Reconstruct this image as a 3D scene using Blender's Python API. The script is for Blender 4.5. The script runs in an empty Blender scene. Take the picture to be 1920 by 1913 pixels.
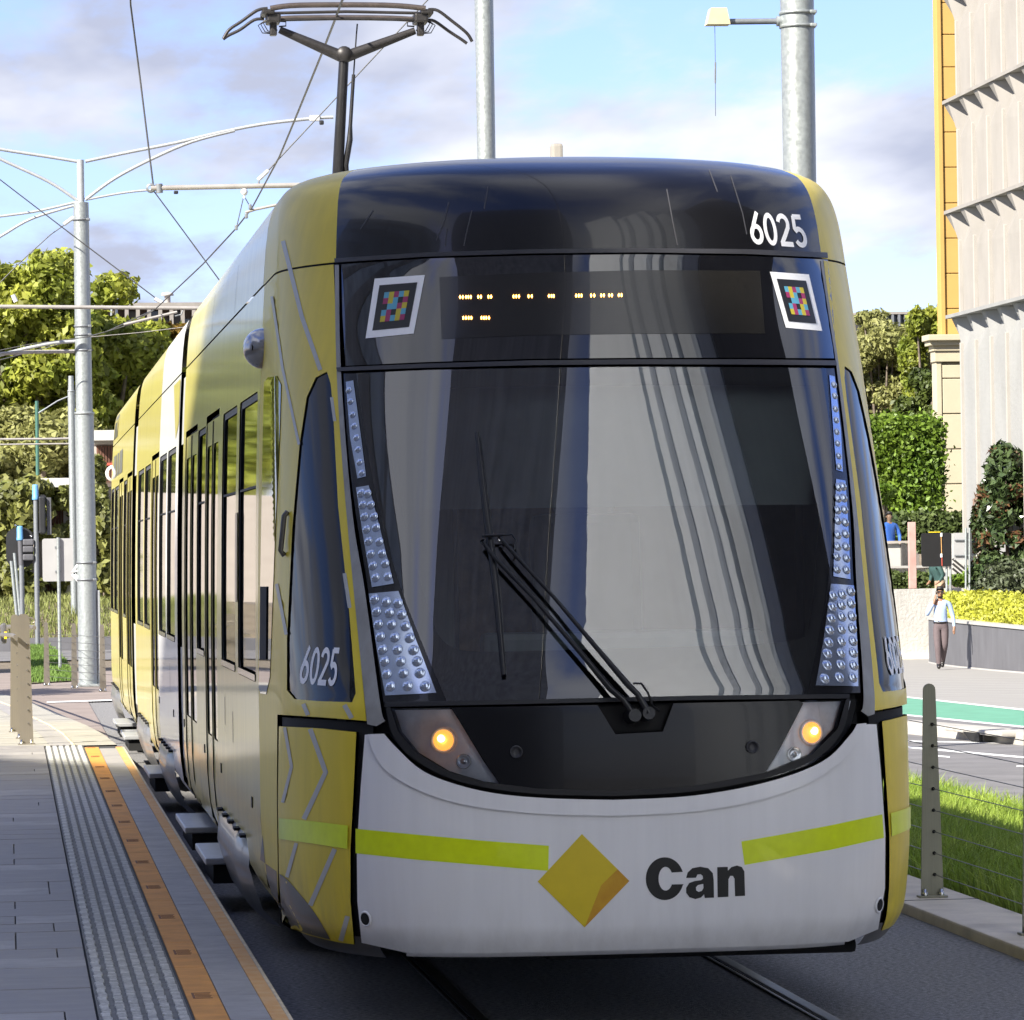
import bpy, bmesh, math, random
import numpy as np
from math import radians, sin, cos, pi, atan2, sqrt
from mathutils import Vector, Matrix
from mathutils.geometry import delaunay_2d_cdt
random.seed(7); np.random.seed(7)
scene = bpy.context.scene
COL = scene.collection

# ------------------------------------------------------------------ camera
F = 8100.0; YAW = radians(6.655); ROLL = radians(0.9); CAMZ = 1.98; CX = 960.0; CY = 1035.2
FWD = Vector((sin(YAW), cos(YAW), 0)); RGT = Vector((cos(YAW), -sin(YAW), 0)); UP = Vector((0, 0, 1))
cam_d = bpy.data.cameras.new('camera'); cam = bpy.data.objects.new('camera', cam_d); COL.objects.link(cam)
r_ = RGT * cos(ROLL) - UP * sin(ROLL); u_ = RGT * sin(ROLL) + UP * cos(ROLL); b_ = -FWD
cam.matrix_world = Matrix(((r_.x, u_.x, b_.x, 0), (r_.y, u_.y, b_.y, 0), (r_.z, u_.z, b_.z, CAMZ), (0, 0, 0, 1)))
cam_d.sensor_width = 36; cam_d.sensor_fit = 'HORIZONTAL'; cam_d.lens = 36 * F / 1920
cam_d.shift_y = (CY - 956.5) / 1920
cam_d.clip_start = 0.5; cam_d.clip_end = 3000
scene.camera = cam

# ------------------------------------------------------------------ light
SUN_DIR = Vector((0.78, 0.63, 0)).normalized(); SUN_EL = radians(36)          # direction the light travels
world = bpy.data.worlds.new('World'); scene.world = world; world.use_nodes = True
def make_world():
    nt = world.node_tree; N = nt.nodes; L = nt.links
    for n in list(N): N.remove(n)
    out = N.new('ShaderNodeOutputWorld'); bg = N.new('ShaderNodeBackground'); bg.inputs['Strength'].default_value = 0.11
    sky = N.new('ShaderNodeTexSky'); sky.sky_type = 'NISHITA'; sky.sun_disc = False
    sky.sun_elevation = SUN_EL; sky.sun_rotation = atan2(-SUN_DIR.x, -SUN_DIR.y)
    sky.air_density = 1.0; sky.dust_density = 0.3; sky.ozone_density = 2.2; sky.altitude = 50
    tc = N.new('ShaderNodeTexCoord'); sx = N.new('ShaderNodeSeparateXYZ'); L.new(tc.outputs['Generated'], sx.inputs['Vector'])
    zm = N.new('ShaderNodeMath'); zm.operation = 'MAXIMUM'; zm.inputs[1].default_value = 0.0; L.new(sx.outputs['Z'], zm.inputs[0])
    za = N.new('ShaderNodeMath'); za.operation = 'ADD'; za.inputs[1].default_value = 0.11; L.new(zm.outputs[0], za.inputs[0])
    dv = N.new('ShaderNodeVectorMath'); dv.operation = 'DIVIDE'; cb = N.new('ShaderNodeCombineXYZ')     # cloud layer seen in perspective
    for k in range(3): L.new(za.outputs[0], cb.inputs[k])
    L.new(tc.outputs['Generated'], dv.inputs[0]); L.new(cb.outputs['Vector'], dv.inputs[1])
    mp = N.new('ShaderNodeMapping'); mp.inputs['Location'].default_value = (0.6, 0.35, 0.0); mp.inputs['Scale'].default_value = (1.35, 0.55, 0.0)
    L.new(dv.outputs['Vector'], mp.inputs['Vector'])
    n1 = N.new('ShaderNodeTexNoise'); n1.inputs['Scale'].default_value = 1.5; n1.inputs['Detail'].default_value = 7; n1.inputs['Roughness'].default_value = 0.57
    L.new(mp.outputs['Vector'], n1.inputs['Vector'])
    cr = N.new('ShaderNodeValToRGB'); cr.color_ramp.elements[0].position = 0.43; cr.color_ramp.elements[1].position = 0.57
    cr.color_ramp.interpolation = 'EASE'
    L.new(n1.outputs['Fac'], cr.inputs['Fac'])
    mp2 = N.new('ShaderNodeMapping'); mp2.inputs['Scale'].default_value = (1.35, 0.6, 0); mp2.inputs['Location'].default_value = (3.1, 2.0, 0.9)
    L.new(dv.outputs['Vector'], mp2.inputs['Vector'])
    n2 = N.new('ShaderNodeTexNoise'); n2.inputs['Scale'].default_value = 1.9; n2.inputs['Detail'].default_value = 5
    L.new(mp2.outputs['Vector'], n2.inputs['Vector'])
    cc = N.new('ShaderNodeValToRGB'); e = cc.color_ramp.elements
    e[0].position = 0.44; e[0].color = (0.86, 0.93, 1.20, 1); e[1].position = 0.64; e[1].color = (1.52, 1.57, 1.76, 1)
    L.new(n2.outputs['Fac'], cc.inputs['Fac'])
    tint = N.new('ShaderNodeMixRGB'); tint.blend_type = 'MULTIPLY'; tint.inputs['Fac'].default_value = 1
    tint.inputs['Color2'].default_value = (0.222, 0.230, 0.345, 1)
    L.new(sky.outputs['Color'], tint.inputs['Color1'])
    mx = N.new('ShaderNodeMixRGB'); L.new(cr.outputs['Color'], mx.inputs['Fac'])
    L.new(tint.outputs['Color'], mx.inputs['Color1']); L.new(cc.outputs['Color'], mx.inputs['Color2'])
    L.new(mx.outputs['Color'], bg.inputs['Color']); L.new(bg.outputs['Background'], out.inputs['Surface'])
make_world()
sun_d = bpy.data.lights.new('sun', 'SUN'); sun_d.energy = 2.0; sun_d.angle = radians(0.53); sun_d.color = (1.0, 0.94, 0.84)
sun = bpy.data.objects.new('sun', sun_d); COL.objects.link(sun)
_d = Vector((SUN_DIR.x * cos(SUN_EL), SUN_DIR.y * cos(SUN_EL), -sin(SUN_EL)))
sun.rotation_euler = _d.to_track_quat('-Z', 'Y').to_euler(); sun.location = (-20, -30, 60)
vs = scene.view_settings; vs.view_transform = 'Standard'; vs.look = 'None'; vs.exposure = 2.58; vs.gamma = 1; vs.use_curve_mapping = False
scene.render.resolution_x = 1024; scene.render.resolution_y = 1020

# ------------------------------------------------------------------ projection helpers
def ray(px, py):
    A = px - CX; B = py - CY
    a = A * cos(ROLL) - B * sin(ROLL); b = A * sin(ROLL) + B * cos(ROLL)
    return RGT * a + FWD * F - UP * b
def at(px, py, X=None, Y=None, Z=None):
    d = ray(px, py)
    if X is not None: t = X / d.x
    elif Y is not None: t = Y / d.y
    else: t = (Z - CAMZ) / d.z
    return Vector((d.x * t, d.y * t, CAMZ + d.z * t))
def proj(p):
    q = Vector((p[0], p[1], p[2] - CAMZ)); w = q.dot(FWD); a = q.dot(RGT) / w * F; b = -q.z / w * F
    return (CX + a * cos(ROLL) + b * sin(ROLL), CY - a * sin(ROLL) + b * cos(ROLL))
def pchip(pts):
    xs = [p[0] for p in pts]; ys = [p[1] for p in pts]; n = len(xs)
    h = [xs[i + 1] - xs[i] for i in range(n - 1)]; dl = [(ys[i + 1] - ys[i]) / h[i] for i in range(n - 1)]
    m = [dl[0]] + [0 if dl[i - 1] * dl[i] <= 0 else 2 * dl[i - 1] * dl[i] / (dl[i - 1] + dl[i]) for i in range(1, n - 1)] + [dl[-1]]
    def f(x):
        if x <= xs[0]: return ys[0]
        if x >= xs[-1]: return ys[-1]
        i = 0
        while x > xs[i + 1]: i += 1
        t = (x - xs[i]) / h[i]
        return ((1 + 2 * t) * (1 - t) ** 2 * ys[i] + t * (1 - t) ** 2 * h[i] * m[i] + t * t * (3 - 2 * t) * ys[i + 1] + t * t * (t - 1) * h[i] * m[i + 1])
    return f

# ------------------------------------------------------------------ materials
MATS = {}
def mat(name, col, rough=0.5, metal=0.0, coat=0.0, var=0.0, vscale=3.0, stretch=(1, 1, 1), bump=0.0, bscale=40.0, col2=None, spec=0.5,
        emit=None, estr=0.0, island=0.0, trans=0.0, detail=5.0, rvar=0.0, coat_rough=0.03, ior=1.5):
    m = bpy.data.materials.new(name); m.use_nodes = True; nt = m.node_tree; N = nt.nodes; L = nt.links
    p = N['Principled BSDF']; c4 = (*col, 1)
    p.inputs['Base Color'].default_value = c4; p.inputs['Roughness'].default_value = rough; p.inputs['Metallic'].default_value = metal
    p.inputs['Coat Weight'].default_value = coat; p.inputs['Coat Roughness'].default_value = coat_rough
    p.inputs['Specular IOR Level'].default_value = spec; p.inputs['IOR'].default_value = ior
    if emit: p.inputs['Emission Color'].default_value = (*emit, 1); p.inputs['Emission Strength'].default_value = estr
    if trans: p.inputs['Transmission Weight'].default_value = 0
    geo = N.new('ShaderNodeNewGeometry')
    if var or rvar or col2:
        mp = N.new('ShaderNodeMapping'); mp.inputs['Scale'].default_value = stretch; L.new(geo.outputs['Position'], mp.inputs['Vector'])
        ns = N.new('ShaderNodeTexNoise'); ns.inputs['Scale'].default_value = vscale; ns.inputs['Detail'].default_value = detail; ns.inputs['Roughness'].default_value = 0.6
        L.new(mp.outputs['Vector'], ns.inputs['Vector'])
        rp = N.new('ShaderNodeValToRGB'); e = rp.color_ramp.elements
        e[0].position = 0.3; e[1].position = 0.7
        c2 = col2 if col2 else tuple(min(1, c * (1 + var)) for c in col); c1 = col if col2 else tuple(c * (1 - var) for c in col)
        e[0].color = (*c1, 1); e[1].color = (*c2, 1)
        L.new(ns.outputs['Fac'], rp.inputs['Fac']); src = rp.outputs['Color']
        if island:
            hs = N.new('ShaderNodeHueSaturation'); mr = N.new('ShaderNodeMapRange')
            mr.inputs['To Min'].default_value = 1 - island; mr.inputs['To Max'].default_value = 1 + island
            L.new(geo.outputs['Random Per Island'], mr.inputs['Value']); L.new(mr.outputs['Result'], hs.inputs['Value']); L.new(src, hs.inputs['Color']); src = hs.outputs['Color']
        L.new(src, p.inputs['Base Color'])
        if rvar:
            mr2 = N.new('ShaderNodeMapRange'); mr2.inputs['From Min'].default_value = 0.3; mr2.inputs['From Max'].default_value = 0.7
            mr2.inputs['To Min'].default_value = max(0.02, rough - rvar); mr2.inputs['To Max'].default_value = rough + rvar
            L.new(ns.outputs['Fac'], mr2.inputs['Value']); L.new(mr2.outputs['Result'], p.inputs['Roughness'])
    if bump:
        nb = N.new('ShaderNodeTexNoise'); nb.inputs['Scale'].default_value = bscale; nb.inputs['Detail'].default_value = 4
        L.new(geo.outputs['Position'], nb.inputs['Vector'])
        bp = N.new('ShaderNodeBump'); bp.inputs['Strength'].default_value = bump; bp.inputs['Distance'].default_value = 0.02
        L.new(nb.outputs['Fac'], bp.inputs['Height']); L.new(bp.outputs['Normal'], p.inputs['Normal'])
    if trans:                                                    # thin leaf: part of the light passes through
        tr = N.new('ShaderNodeBsdfTranslucent'); ms = N.new('ShaderNodeMixShader'); ms.inputs['Fac'].default_value = trans
        if p.inputs['Base Color'].links: L.new(p.inputs['Base Color'].links[0].from_socket, tr.inputs['Color'])
        else: tr.inputs['Color'].default_value = c4
        L.new(p.outputs['BSDF'], ms.inputs[1]); L.new(tr.outputs['BSDF'], ms.inputs[2]); L.new(ms.outputs['Shader'], N['Material Output'].inputs['Surface'])
    MATS[name] = m; return m
def grime(name, z0, z1, col, amt, scale=(9, 9, 2.2)):                # road dirt thrown up on the lower panels
    m = MATS[name]; N = m.node_tree.nodes; L = m.node_tree.links; p = N['Principled BSDF']; geo = N.new('ShaderNodeNewGeometry'); sp = N.new('ShaderNodeSeparateXYZ'); L.new(geo.outputs['Position'], sp.inputs[0])
    mr = N.new('ShaderNodeMapRange'); mr.inputs['From Min'].default_value = z1; mr.inputs['From Max'].default_value = z0; mr.inputs['To Max'].default_value = amt; L.new(sp.outputs['Z'], mr.inputs['Value'])
    mp = N.new('ShaderNodeMapping'); mp.inputs['Scale'].default_value = scale; L.new(geo.outputs['Position'], mp.inputs['Vector'])
    ns = N.new('ShaderNodeTexNoise'); ns.inputs['Scale'].default_value = 1.0; ns.inputs['Detail'].default_value = 7; ns.inputs['Roughness'].default_value = .65; L.new(mp.outputs['Vector'], ns.inputs['Vector'])
    cr = N.new('ShaderNodeValToRGB'); cr.color_ramp.elements[0].position = .38; cr.color_ramp.elements[1].position = .72; L.new(ns.outputs['Fac'], cr.inputs['Fac'])
    mu = N.new('ShaderNodeMath'); mu.operation = 'MULTIPLY'; L.new(mr.outputs['Result'], mu.inputs[0]); L.new(cr.outputs['Color'], mu.inputs[1])
    mx = N.new('ShaderNodeMixRGB'); mx.inputs['Color2'].default_value = (*col, 1); src = p.inputs['Base Color'].links[0].from_socket; L.new(mu.outputs[0], mx.inputs['Fac']); L.new(src, mx.inputs['Color1']); L.new(mx.outputs['Color'], p.inputs['Base Color'])
def glass(name, tint, ior=1.55, rough=0.0, wav=0.0):
    m = bpy.data.materials.new(name); m.use_nodes = True; nt = m.node_tree; N = nt.nodes; L = nt.links
    for n in list(N): N.remove(n)
    out = N.new('ShaderNodeOutputMaterial'); fr = N.new('ShaderNodeFresnel'); fr.inputs['IOR'].default_value = ior
    tr = N.new('ShaderNodeBsdfTransparent'); tr.inputs['Color'].default_value = (*tint, 1)
    gl = N.new('ShaderNodeBsdfGlossy'); gl.inputs['Roughness'].default_value = rough
    ms = N.new('ShaderNodeMixShader'); L.new(fr.outputs['Fac'], ms.inputs['Fac']); L.new(tr.outputs['BSDF'], ms.inputs[1]); L.new(gl.outputs['BSDF'], ms.inputs[2])
    if wav:
        geo = N.new('ShaderNodeNewGeometry'); mp = N.new('ShaderNodeMapping'); mp.inputs['Scale'].default_value = (5, 1, 0.45)
        L.new(geo.outputs['Position'], mp.inputs['Vector'])
        nb = N.new('ShaderNodeTexNoise'); nb.inputs['Scale'].default_value = 1.6; nb.inputs['Detail'].default_value = 2; L.new(mp.outputs['Vector'], nb.inputs['Vector'])
        bp = N.new('ShaderNodeBump'); bp.inputs['Strength'].default_value = wav; bp.inputs['Distance'].default_value = 0.05
        L.new(nb.outputs['Fac'], bp.inputs['Height']); L.new(bp.outputs['Normal'], gl.inputs['Normal']); L.new(bp.outputs['Normal'], fr.inputs['Normal'])
    L.new(ms.outputs['Shader'], out.inputs['Surface']); MATS[name] = m; return m

# ------------------------------------------------------------------ mesh builder and scene-tree helpers
class MB:
    def __init__(s): s.v = []; s.f = []; s.sm = []
    def add(s, vs, fs, smooth=False):
        o = len(s.v); s.v += [tuple(v) for v in vs]; s.f += [tuple(i + o for i in f) for f in fs]; s.sm += [smooth] * len(fs); return s
    def box(s, c, size, rz=0.0, rx=0.0, ry=0.0):
        hx, hy, hz = [q / 2 for q in size]; R = Matrix.Rotation(rz, 3, 'Z') @ Matrix.Rotation(ry, 3, 'Y') @ Matrix.Rotation(rx, 3, 'X'); c = Vector(c)
        vs = [c + R @ Vector((x * hx, y * hy, z * hz)) for x in (-1, 1) for y in (-1, 1) for z in (-1, 1)]
        return s.add(vs, [(0, 1, 3, 2), (4, 6, 7, 5), (0, 4, 5, 1), (2, 3, 7, 6), (0, 2, 6, 4), (1, 5, 7, 3)])
    def bbox(s, c, size, b=0.01, rz=0.0, rx=0.0, ry=0.0):     # box with chamfered edges
        bm = bmesh.new(); bmesh.ops.create_cube(bm, size=1)
        for v in bm.verts: v.co = Vector((v.co.x * size[0], v.co.y * size[1], v.co.z * size[2]))
        bmesh.ops.bevel(bm, geom=bm.edges[:], offset=min(b, min(size) * 0.45), segments=2, affect='EDGES', profile=0.6)
        R = Matrix.Rotation(rz, 3, 'Z') @ Matrix.Rotation(ry, 3, 'Y') @ Matrix.Rotation(rx, 3, 'X'); c = Vector(c)
        bm.verts.index_update(); s.add([c + R @ v.co for v in bm.verts], [[v.index for v in f.verts] for f in bm.faces]); bm.free(); return s
    def tube(s, path, r, n=10, caps=True, smooth=True):
        P = [Vector(p) for p in path]; rs = r if isinstance(r, (list, tuple)) else [r] * len(P)
        rings = []; prev = None
        for i, p in enumerate(P):
            t = (P[min(i + 1, len(P) - 1)] - P[max(i - 1, 0)]).normalized()
            if prev is None:
                a = Vector((0, 0, 1)) if abs(t.z) < 0.9 else Vector((1, 0, 0)); x = t.cross(a).normalized()
            else: x = (prev - t * prev.dot(t)).normalized()
            prev = x; y = t.cross(x)
            rings.append([p + (x * cos(2 * pi * k / n) + y * sin(2 * pi * k / n)) * rs[i] for k in range(n)])
        vs = [v for g in rings for v in g]; fs = []
        for i in range(len(P) - 1):
            for k in range(n): fs.append((i * n + k, i * n + (k + 1) % n, (i + 1) * n + (k + 1) % n, (i + 1) * n + k))
        s.add(vs, fs, smooth)
        if caps: s.add(rings[0], [tuple(range(n))[::-1]]); s.add(rings[-1], [tuple(range(n))])
        return s
    def prism(s, pts, d):                                       # planar polygon (3D points) extruded along vector d
        n = len(pts); d = Vector(d); a = [Vector(p) for p in pts]; b = [p + d for p in a]
        return s.add(a + b, [tuple(range(n))[::-1], tuple(range(n, 2 * n))] + [(i, (i + 1) % n, n + (i + 1) % n, n + i) for i in range(n)])
    def lathe(s, prof, c, n=20, axis='Z', sx=1.0, sy=1.0):         # prof: (radius, height)
        c = Vector(c); vs = []
        for r, h in prof:
            for k in range(n):
                a = 2 * pi * k / n; q = Vector((r * cos(a) * sx, r * sin(a) * sy, h))
                if axis == 'X': q = Vector((q.z, q.x, q.y))
                if axis == 'Y': q = Vector((q.x, q.z, q.y))
                vs.append(c + q)
        fs = [(i * n + k, i * n + (k + 1) % n, (i + 1) * n + (k + 1) % n, (i + 1) * n + k) for i in range(len(prof) - 1) for k in range(n)]
        return s.add(vs, fs, True)
    def grid(s, P, smooth=True):
        m = len(P); n = len(P[0]); return s.add([q for r in P for q in r], [(i * n + j, i * n + j + 1, (i + 1) * n + j + 1, (i + 1) * n + j) for i in range(m - 1) for j in range(n - 1)], smooth)
    def obj(s, name, material, parent=None, fix=True):
        me = bpy.data.meshes.new(name); o0 = Vector((0, 0, 0)); q = parent
        while q is not None: o0 = o0 + q.location; q = q.parent
        me.from_pydata([(v[0] - o0.x, v[1] - o0.y, v[2] - o0.z) for v in s.v], [], s.f); me.polygons.foreach_set('use_smooth', s.sm)
        if fix:
            bm = bmesh.new(); bm.from_mesh(me); bmesh.ops.recalc_face_normals(bm, faces=bm.faces[:]); bm.to_mesh(me); bm.free()
        me.materials.append(MATS[material] if isinstance(material, str) else material); me.update()
        o = bpy.data.objects.new(name, me); COL.objects.link(o)
        if parent is not None: o.parent = parent
        return o
def tag(o, label=None, cat=None, group=None, kind=None):
    if label: o['label'] = label
    if cat: o['category'] = cat
    if group: o['group'] = group
    if kind: o['kind'] = kind
    return o
def thing(name, loc, label, cat, group=None):
    o = bpy.data.objects.new(name, None); COL.objects.link(o); o.location = loc; o.empty_display_size = 0.2
    return tag(o, label, cat, group)
def copy_tree(o, parent=None):
    c = o.copy(); COL.objects.link(c); c.parent = parent
    for ch in list(o.children): copy_tree(ch, c)
    return c
def dup(o, loc, label, rz=None):
    c = copy_tree(o); c.location = loc; c['label'] = label
    if rz is not None: c.rotation_euler = (0, 0, rz)
    return c
def shadeless_fix(): pass
# ================================================================== materials
YEL = (0.77, 0.595, 0.03)
mat('tram_yellow', YEL, 0.38, coat=0.12, spec=0.3, var=0.06, vscale=2.2, stretch=(6, 6, 0.7), coat_rough=0.05)
mat('tram_sheen_yellow', (0.69, 0.60, 0.16), 0.36, coat=0.6, var=0.10, vscale=1.6, stretch=(3, 7, 0.5), coat_rough=0.09, bump=0.04, bscale=2.2)  # same yellow paint, its colour paled for the sheen along the side
mat('tram_white', (0.85, 0.845, 0.84), 0.35, coat=0.5, var=0.03, vscale=1.5, stretch=(11, 11, 0.5), coat_rough=0.06)
mat('tram_roof_white', (0.70, 0.70, 0.66), 0.4, coat=0.4, var=0.08, vscale=2.0, stretch=(3, 3, 0.6))
mat('tram_black', (0.006, 0.006, 0.007), 0.25, coat=0.45, var=0.2, coat_rough=0.04, ior=1.4)
mat('tram_mask', (0.006, 0.006, 0.007), 0.18, coat=0.1, spec=0.3, coat_rough=0.02, var=0.2)
mat('black_glass', (0.004, 0.004, 0.005), 0.03, coat=1.0, coat_rough=0.0, ior=1.6, var=0.1)
mat('side_glass', (0.035, 0.04, 0.045), 0.03, ior=1.55, var=0.2)
mat('corner_glass', (0.010, 0.011, 0.011), 0.05, ior=1.4, spec=0.35, var=0.2)
mat('rubber', (0.012, 0.012, 0.013), 0.6, var=0.2)
mat('frame_grey', (0.07, 0.07, 0.072), 0.5, var=0.2)
mat('gasket', (0.035, 0.035, 0.04), 0.45, var=0.2)
mat('cavity', (0.004, 0.004, 0.004), 0.8, var=0.2)
mat('pillar_grey', (0.36, 0.36, 0.35), 0.45, var=0.0, vscale=7, stretch=(1, 1, 0.6), col2=(0.23, 0.225, 0.20), detail=8)
mat('tram_dark_grey', (0.085, 0.08, 0.072), 0.4, coat=0.3, var=0.15, vscale=4)
mat('cover_grey', (0.15, 0.15, 0.15), 0.42, coat=0.3, var=0.18, vscale=5, stretch=(1, 2, 0.5))
mat('step_metal', (0.42, 0.43, 0.44), 0.38, metal=0.3, var=0.1, vscale=14)
mat('neon', (0.74, 0.88, 0.0), 0.35, coat=0.3, var=0.05, vscale=20)
mat('logo_yellow', (0.74, 0.56, 0.02), 0.4, var=0.05, vscale=10)
mat('logo_orange', (0.55, 0.23, 0.015), 0.4, col2=(0.72, 0.42, 0.02), vscale=5)
mat('print_black', (0.012, 0.012, 0.011), 0.45, var=0.1, vscale=20)
mat('print_white', (0.90, 0.90, 0.90), 0.45, var=0.03, vscale=20)
mat('line_white', (0.46, 0.46, 0.42), 0.4, var=0.08, vscale=9)
mat('sticker_cyan', (0.10, 0.36, 0.50), 0.5, var=0.05); mat('sticker_magenta', (0.33, 0.03, 0.12), 0.5, var=0.05); mat('sticker_yellow', (0.55, 0.45, 0.03), 0.5, var=0.05)
mat('lens_back', (0.58, 0.66, 0.80), 0.14, metal=0.85, var=0.12, vscale=9)
mat('lens_dome', (0.52, 0.60, 0.74), 0.06, metal=0.8, coat=1.0, var=0.1)
mat('lamp_amber', (0.9, 0.38, 0.05), 0.25, emit=(1.0, 0.36, 0.06), estr=0.28)
mat('lamp_core', (1, .8, .5), .3, emit=(1.0, 0.72, 0.30), estr=0.9)
mat('lamp_clear', (0.45, 0.46, 0.48), 0.08, metal=0.7, coat=1.0, var=0.1)
mat('bowl', (0.74, 0.77, 0.84), 0.35, metal=0.0, var=0.2, vscale=8)
mat('display', (0.014, 0.013, 0.011), 0.2, coat=0.3, var=0.3, vscale=60)
mat('led_amber', (0.4, 0.2, 0.02), 0.4, emit=(1.0, 0.42, 0.06), estr=5.0)
mat('wiper_black', (0.012, 0.012, 0.013), 0.3, var=0.2, vscale=20)
mat('antenna_grey', (0.30, 0.28, 0.25), 0.6, var=0.1)
mat('chrome', (0.6, 0.6, 0.6), 0.15, metal=1.0, var=0.1)
mat('pan_metal', (0.045, 0.042, 0.042), 0.45, metal=0.5, var=0.25, vscale=12)
mat('pan_dark', (0.014, 0.014, 0.016), 0.4, var=0.3, vscale=9)
mat('pan_copper', (0.11, 0.09, 0.08), 0.4, metal=0.5, var=0.2, vscale=12)
mat('dome_silver', (0.42, 0.42, 0.42), 0.18, metal=0.6, coat=0.5, var=0.1)
mat('cab_dark', (0.055, 0.055, 0.058), 0.6, var=0.3, vscale=5)
mat('cab_blind', (0.16, 0.17, 0.18), 0.7, var=0.1)
mat('cab_grey', (0.16, 0.18, 0.18), 0.5, var=0.2)
mat('cab_wood', (0.22, 0.12, 0.05), 0.6, var=0.4, vscale=12)
mat('under_black', (0.010, 0.010, 0.010), 0.8, var=0.3)
glass('windscreen_glass', (0.76, 0.82, 0.82), ior=2.4, wav=0.0)
glass('lens_glass', (0.92, 0.94, 0.96), ior=1.8)

grime('tram_white', .36, .6, (.34, .31, .26), .3); grime('tram_sheen_yellow', .35, 1.15, (.22, .19, .13), .6, (2, 4, 1.2)); grime('tram_yellow', .4, .9, (.25, .20, .10), .5)
mat('drip', (0.05, 0.05, 0.055), .6, var=.2)
# ================================================================== tram surface
X0 = 2.475; LN = 1.2
fW = pchip([(.28, 1.16), (.36, 1.255), (.48, 1.312), (.8, 1.335), (1.4, 1.335), (2.0, 1.327), (2.74, 1.305), (3.28, 1.275), (3.5, 1.252), (3.6, 1.22), (3.652, 1.165), (3.68, 1.10), (3.70, .98), (3.709, .80), (3.7125, .62)])
fYc = pchip([(.28, 17.34), (.36, 17.24), (.48, 17.19), (.9, 17.17), (1.355, 17.185), (1.40, 17.20), (1.7, 17.335), (2.0, 17.47), (2.75, 17.80), (3.2, 17.99), (3.42, 18.08), (3.52, 18.16), (3.6, 18.28), (3.652, 18.44), (3.68, 18.58), (3.702, 18.74), (3.7125, 18.82)])
fN = pchip([(.28, 4.2), (1.3, 4.15), (1.4, 4.0), (2.0, 3.35), (2.75, 2.6), (3.2, 2.3), (3.45, 2.4), (3.725, 2.9)])
def G(x, y, z):
    if z < .28 or z > 3.7125: return 1.0
    W = fW(z); k = max(0.0, (fYc(z) + LN - y) / LN)
    return (abs(x - X0) / W) ** fN(z) + k * k - 1
def gnorm(x, y, z):
    e = 0.004; z = min(max(z, .29), 3.705)
    n = Vector((G(x + e, y, z) - G(x - e, y, z), G(x, y + e, z) - G(x, y - e, z), G(x, y, z + e) - G(x, y, z - e)))
    return n.normalized() if n.length > 1e-9 else Vector((0, -1, 0))
def raysurf(px, py):
    d = ray(px, py); kx = d.x / d.y; kz = d.z / d.y
    y = 17.0; best = (9, y)
    while y < 22:
        g = G(kx * y, y, CAMZ + kz * y)
        if g < best[0]: best = (g, y)
        if g < 0: break
        y += 0.06
    if y < 22:
        lo, hi = y - 0.06, y
        for _ in range(22):
            m = (lo + hi) / 2
            if G(kx * m, m, CAMZ + kz * m) < 0: hi = m
            else: lo = m
        y = hi
    else: y = best[1]
    P = Vector((kx * y, y, CAMZ + kz * y)); return P, gnorm(*P)
def mirror(P): return Vector((2 * X0 - P.x, P.y, P.z))
def sidemap(sgn):
    def f(y, z):
        e = 0.01; dw = (fW(z + e) - fW(z - e)) / (2 * e); return Vector((X0 + sgn * fW(z), y, z)), Vector((sgn, 0, -dw)).normalized()
    return f
def inside(P, poly):
    P = np.asarray(P, float); x = P[:, 0]; y = P[:, 1]; r = np.zeros(len(P), bool); n = len(poly); j = n - 1
    for i in range(n):
        xi, yi = poly[i]; xj, yj = poly[j]
        if yi != yj:
            c = ((yi > y) != (yj > y)) & (x < (xj - xi) * (y - yi) / (yj - yi) + xi); r ^= c
        j = i
    return r
def resample(poly, step, closed=True):
    out = []; n = len(poly)
    for i in range(n if closed else n - 1):
        a = poly[i]; b = poly[(i + 1) % n]; d = math.hypot(b[0] - a[0], b[1] - a[1]); k = max(1, int(math.ceil(d / step)))
        for q in range(k): out.append((a[0] + (b[0] - a[0]) * q / k, a[1] + (b[1] - a[1]) * q / k))
    if not closed: out.append(tuple(poly[-1]))
    return out
def smoothpoly(pts, k=6):                                        # open Catmull-Rom through the points
    P = [pts[0]] + list(pts) + [pts[-1]]; out = []
    for i in range(1, len(P) - 2):
        for q in range(k):
            t = q / k; a, b, c, d = P[i - 1], P[i], P[i + 1], P[i + 2]
            out.append(tuple(0.5 * (2 * b[j] + (c[j] - a[j]) * t + (2 * a[j] - 5 * b[j] + 4 * c[j] - d[j]) * t * t + (3 * b[j] - a[j] - 3 * c[j] + d[j]) * t ** 3) for j in (0, 1)))
    out.append(tuple(pts[-1])); return out
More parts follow.
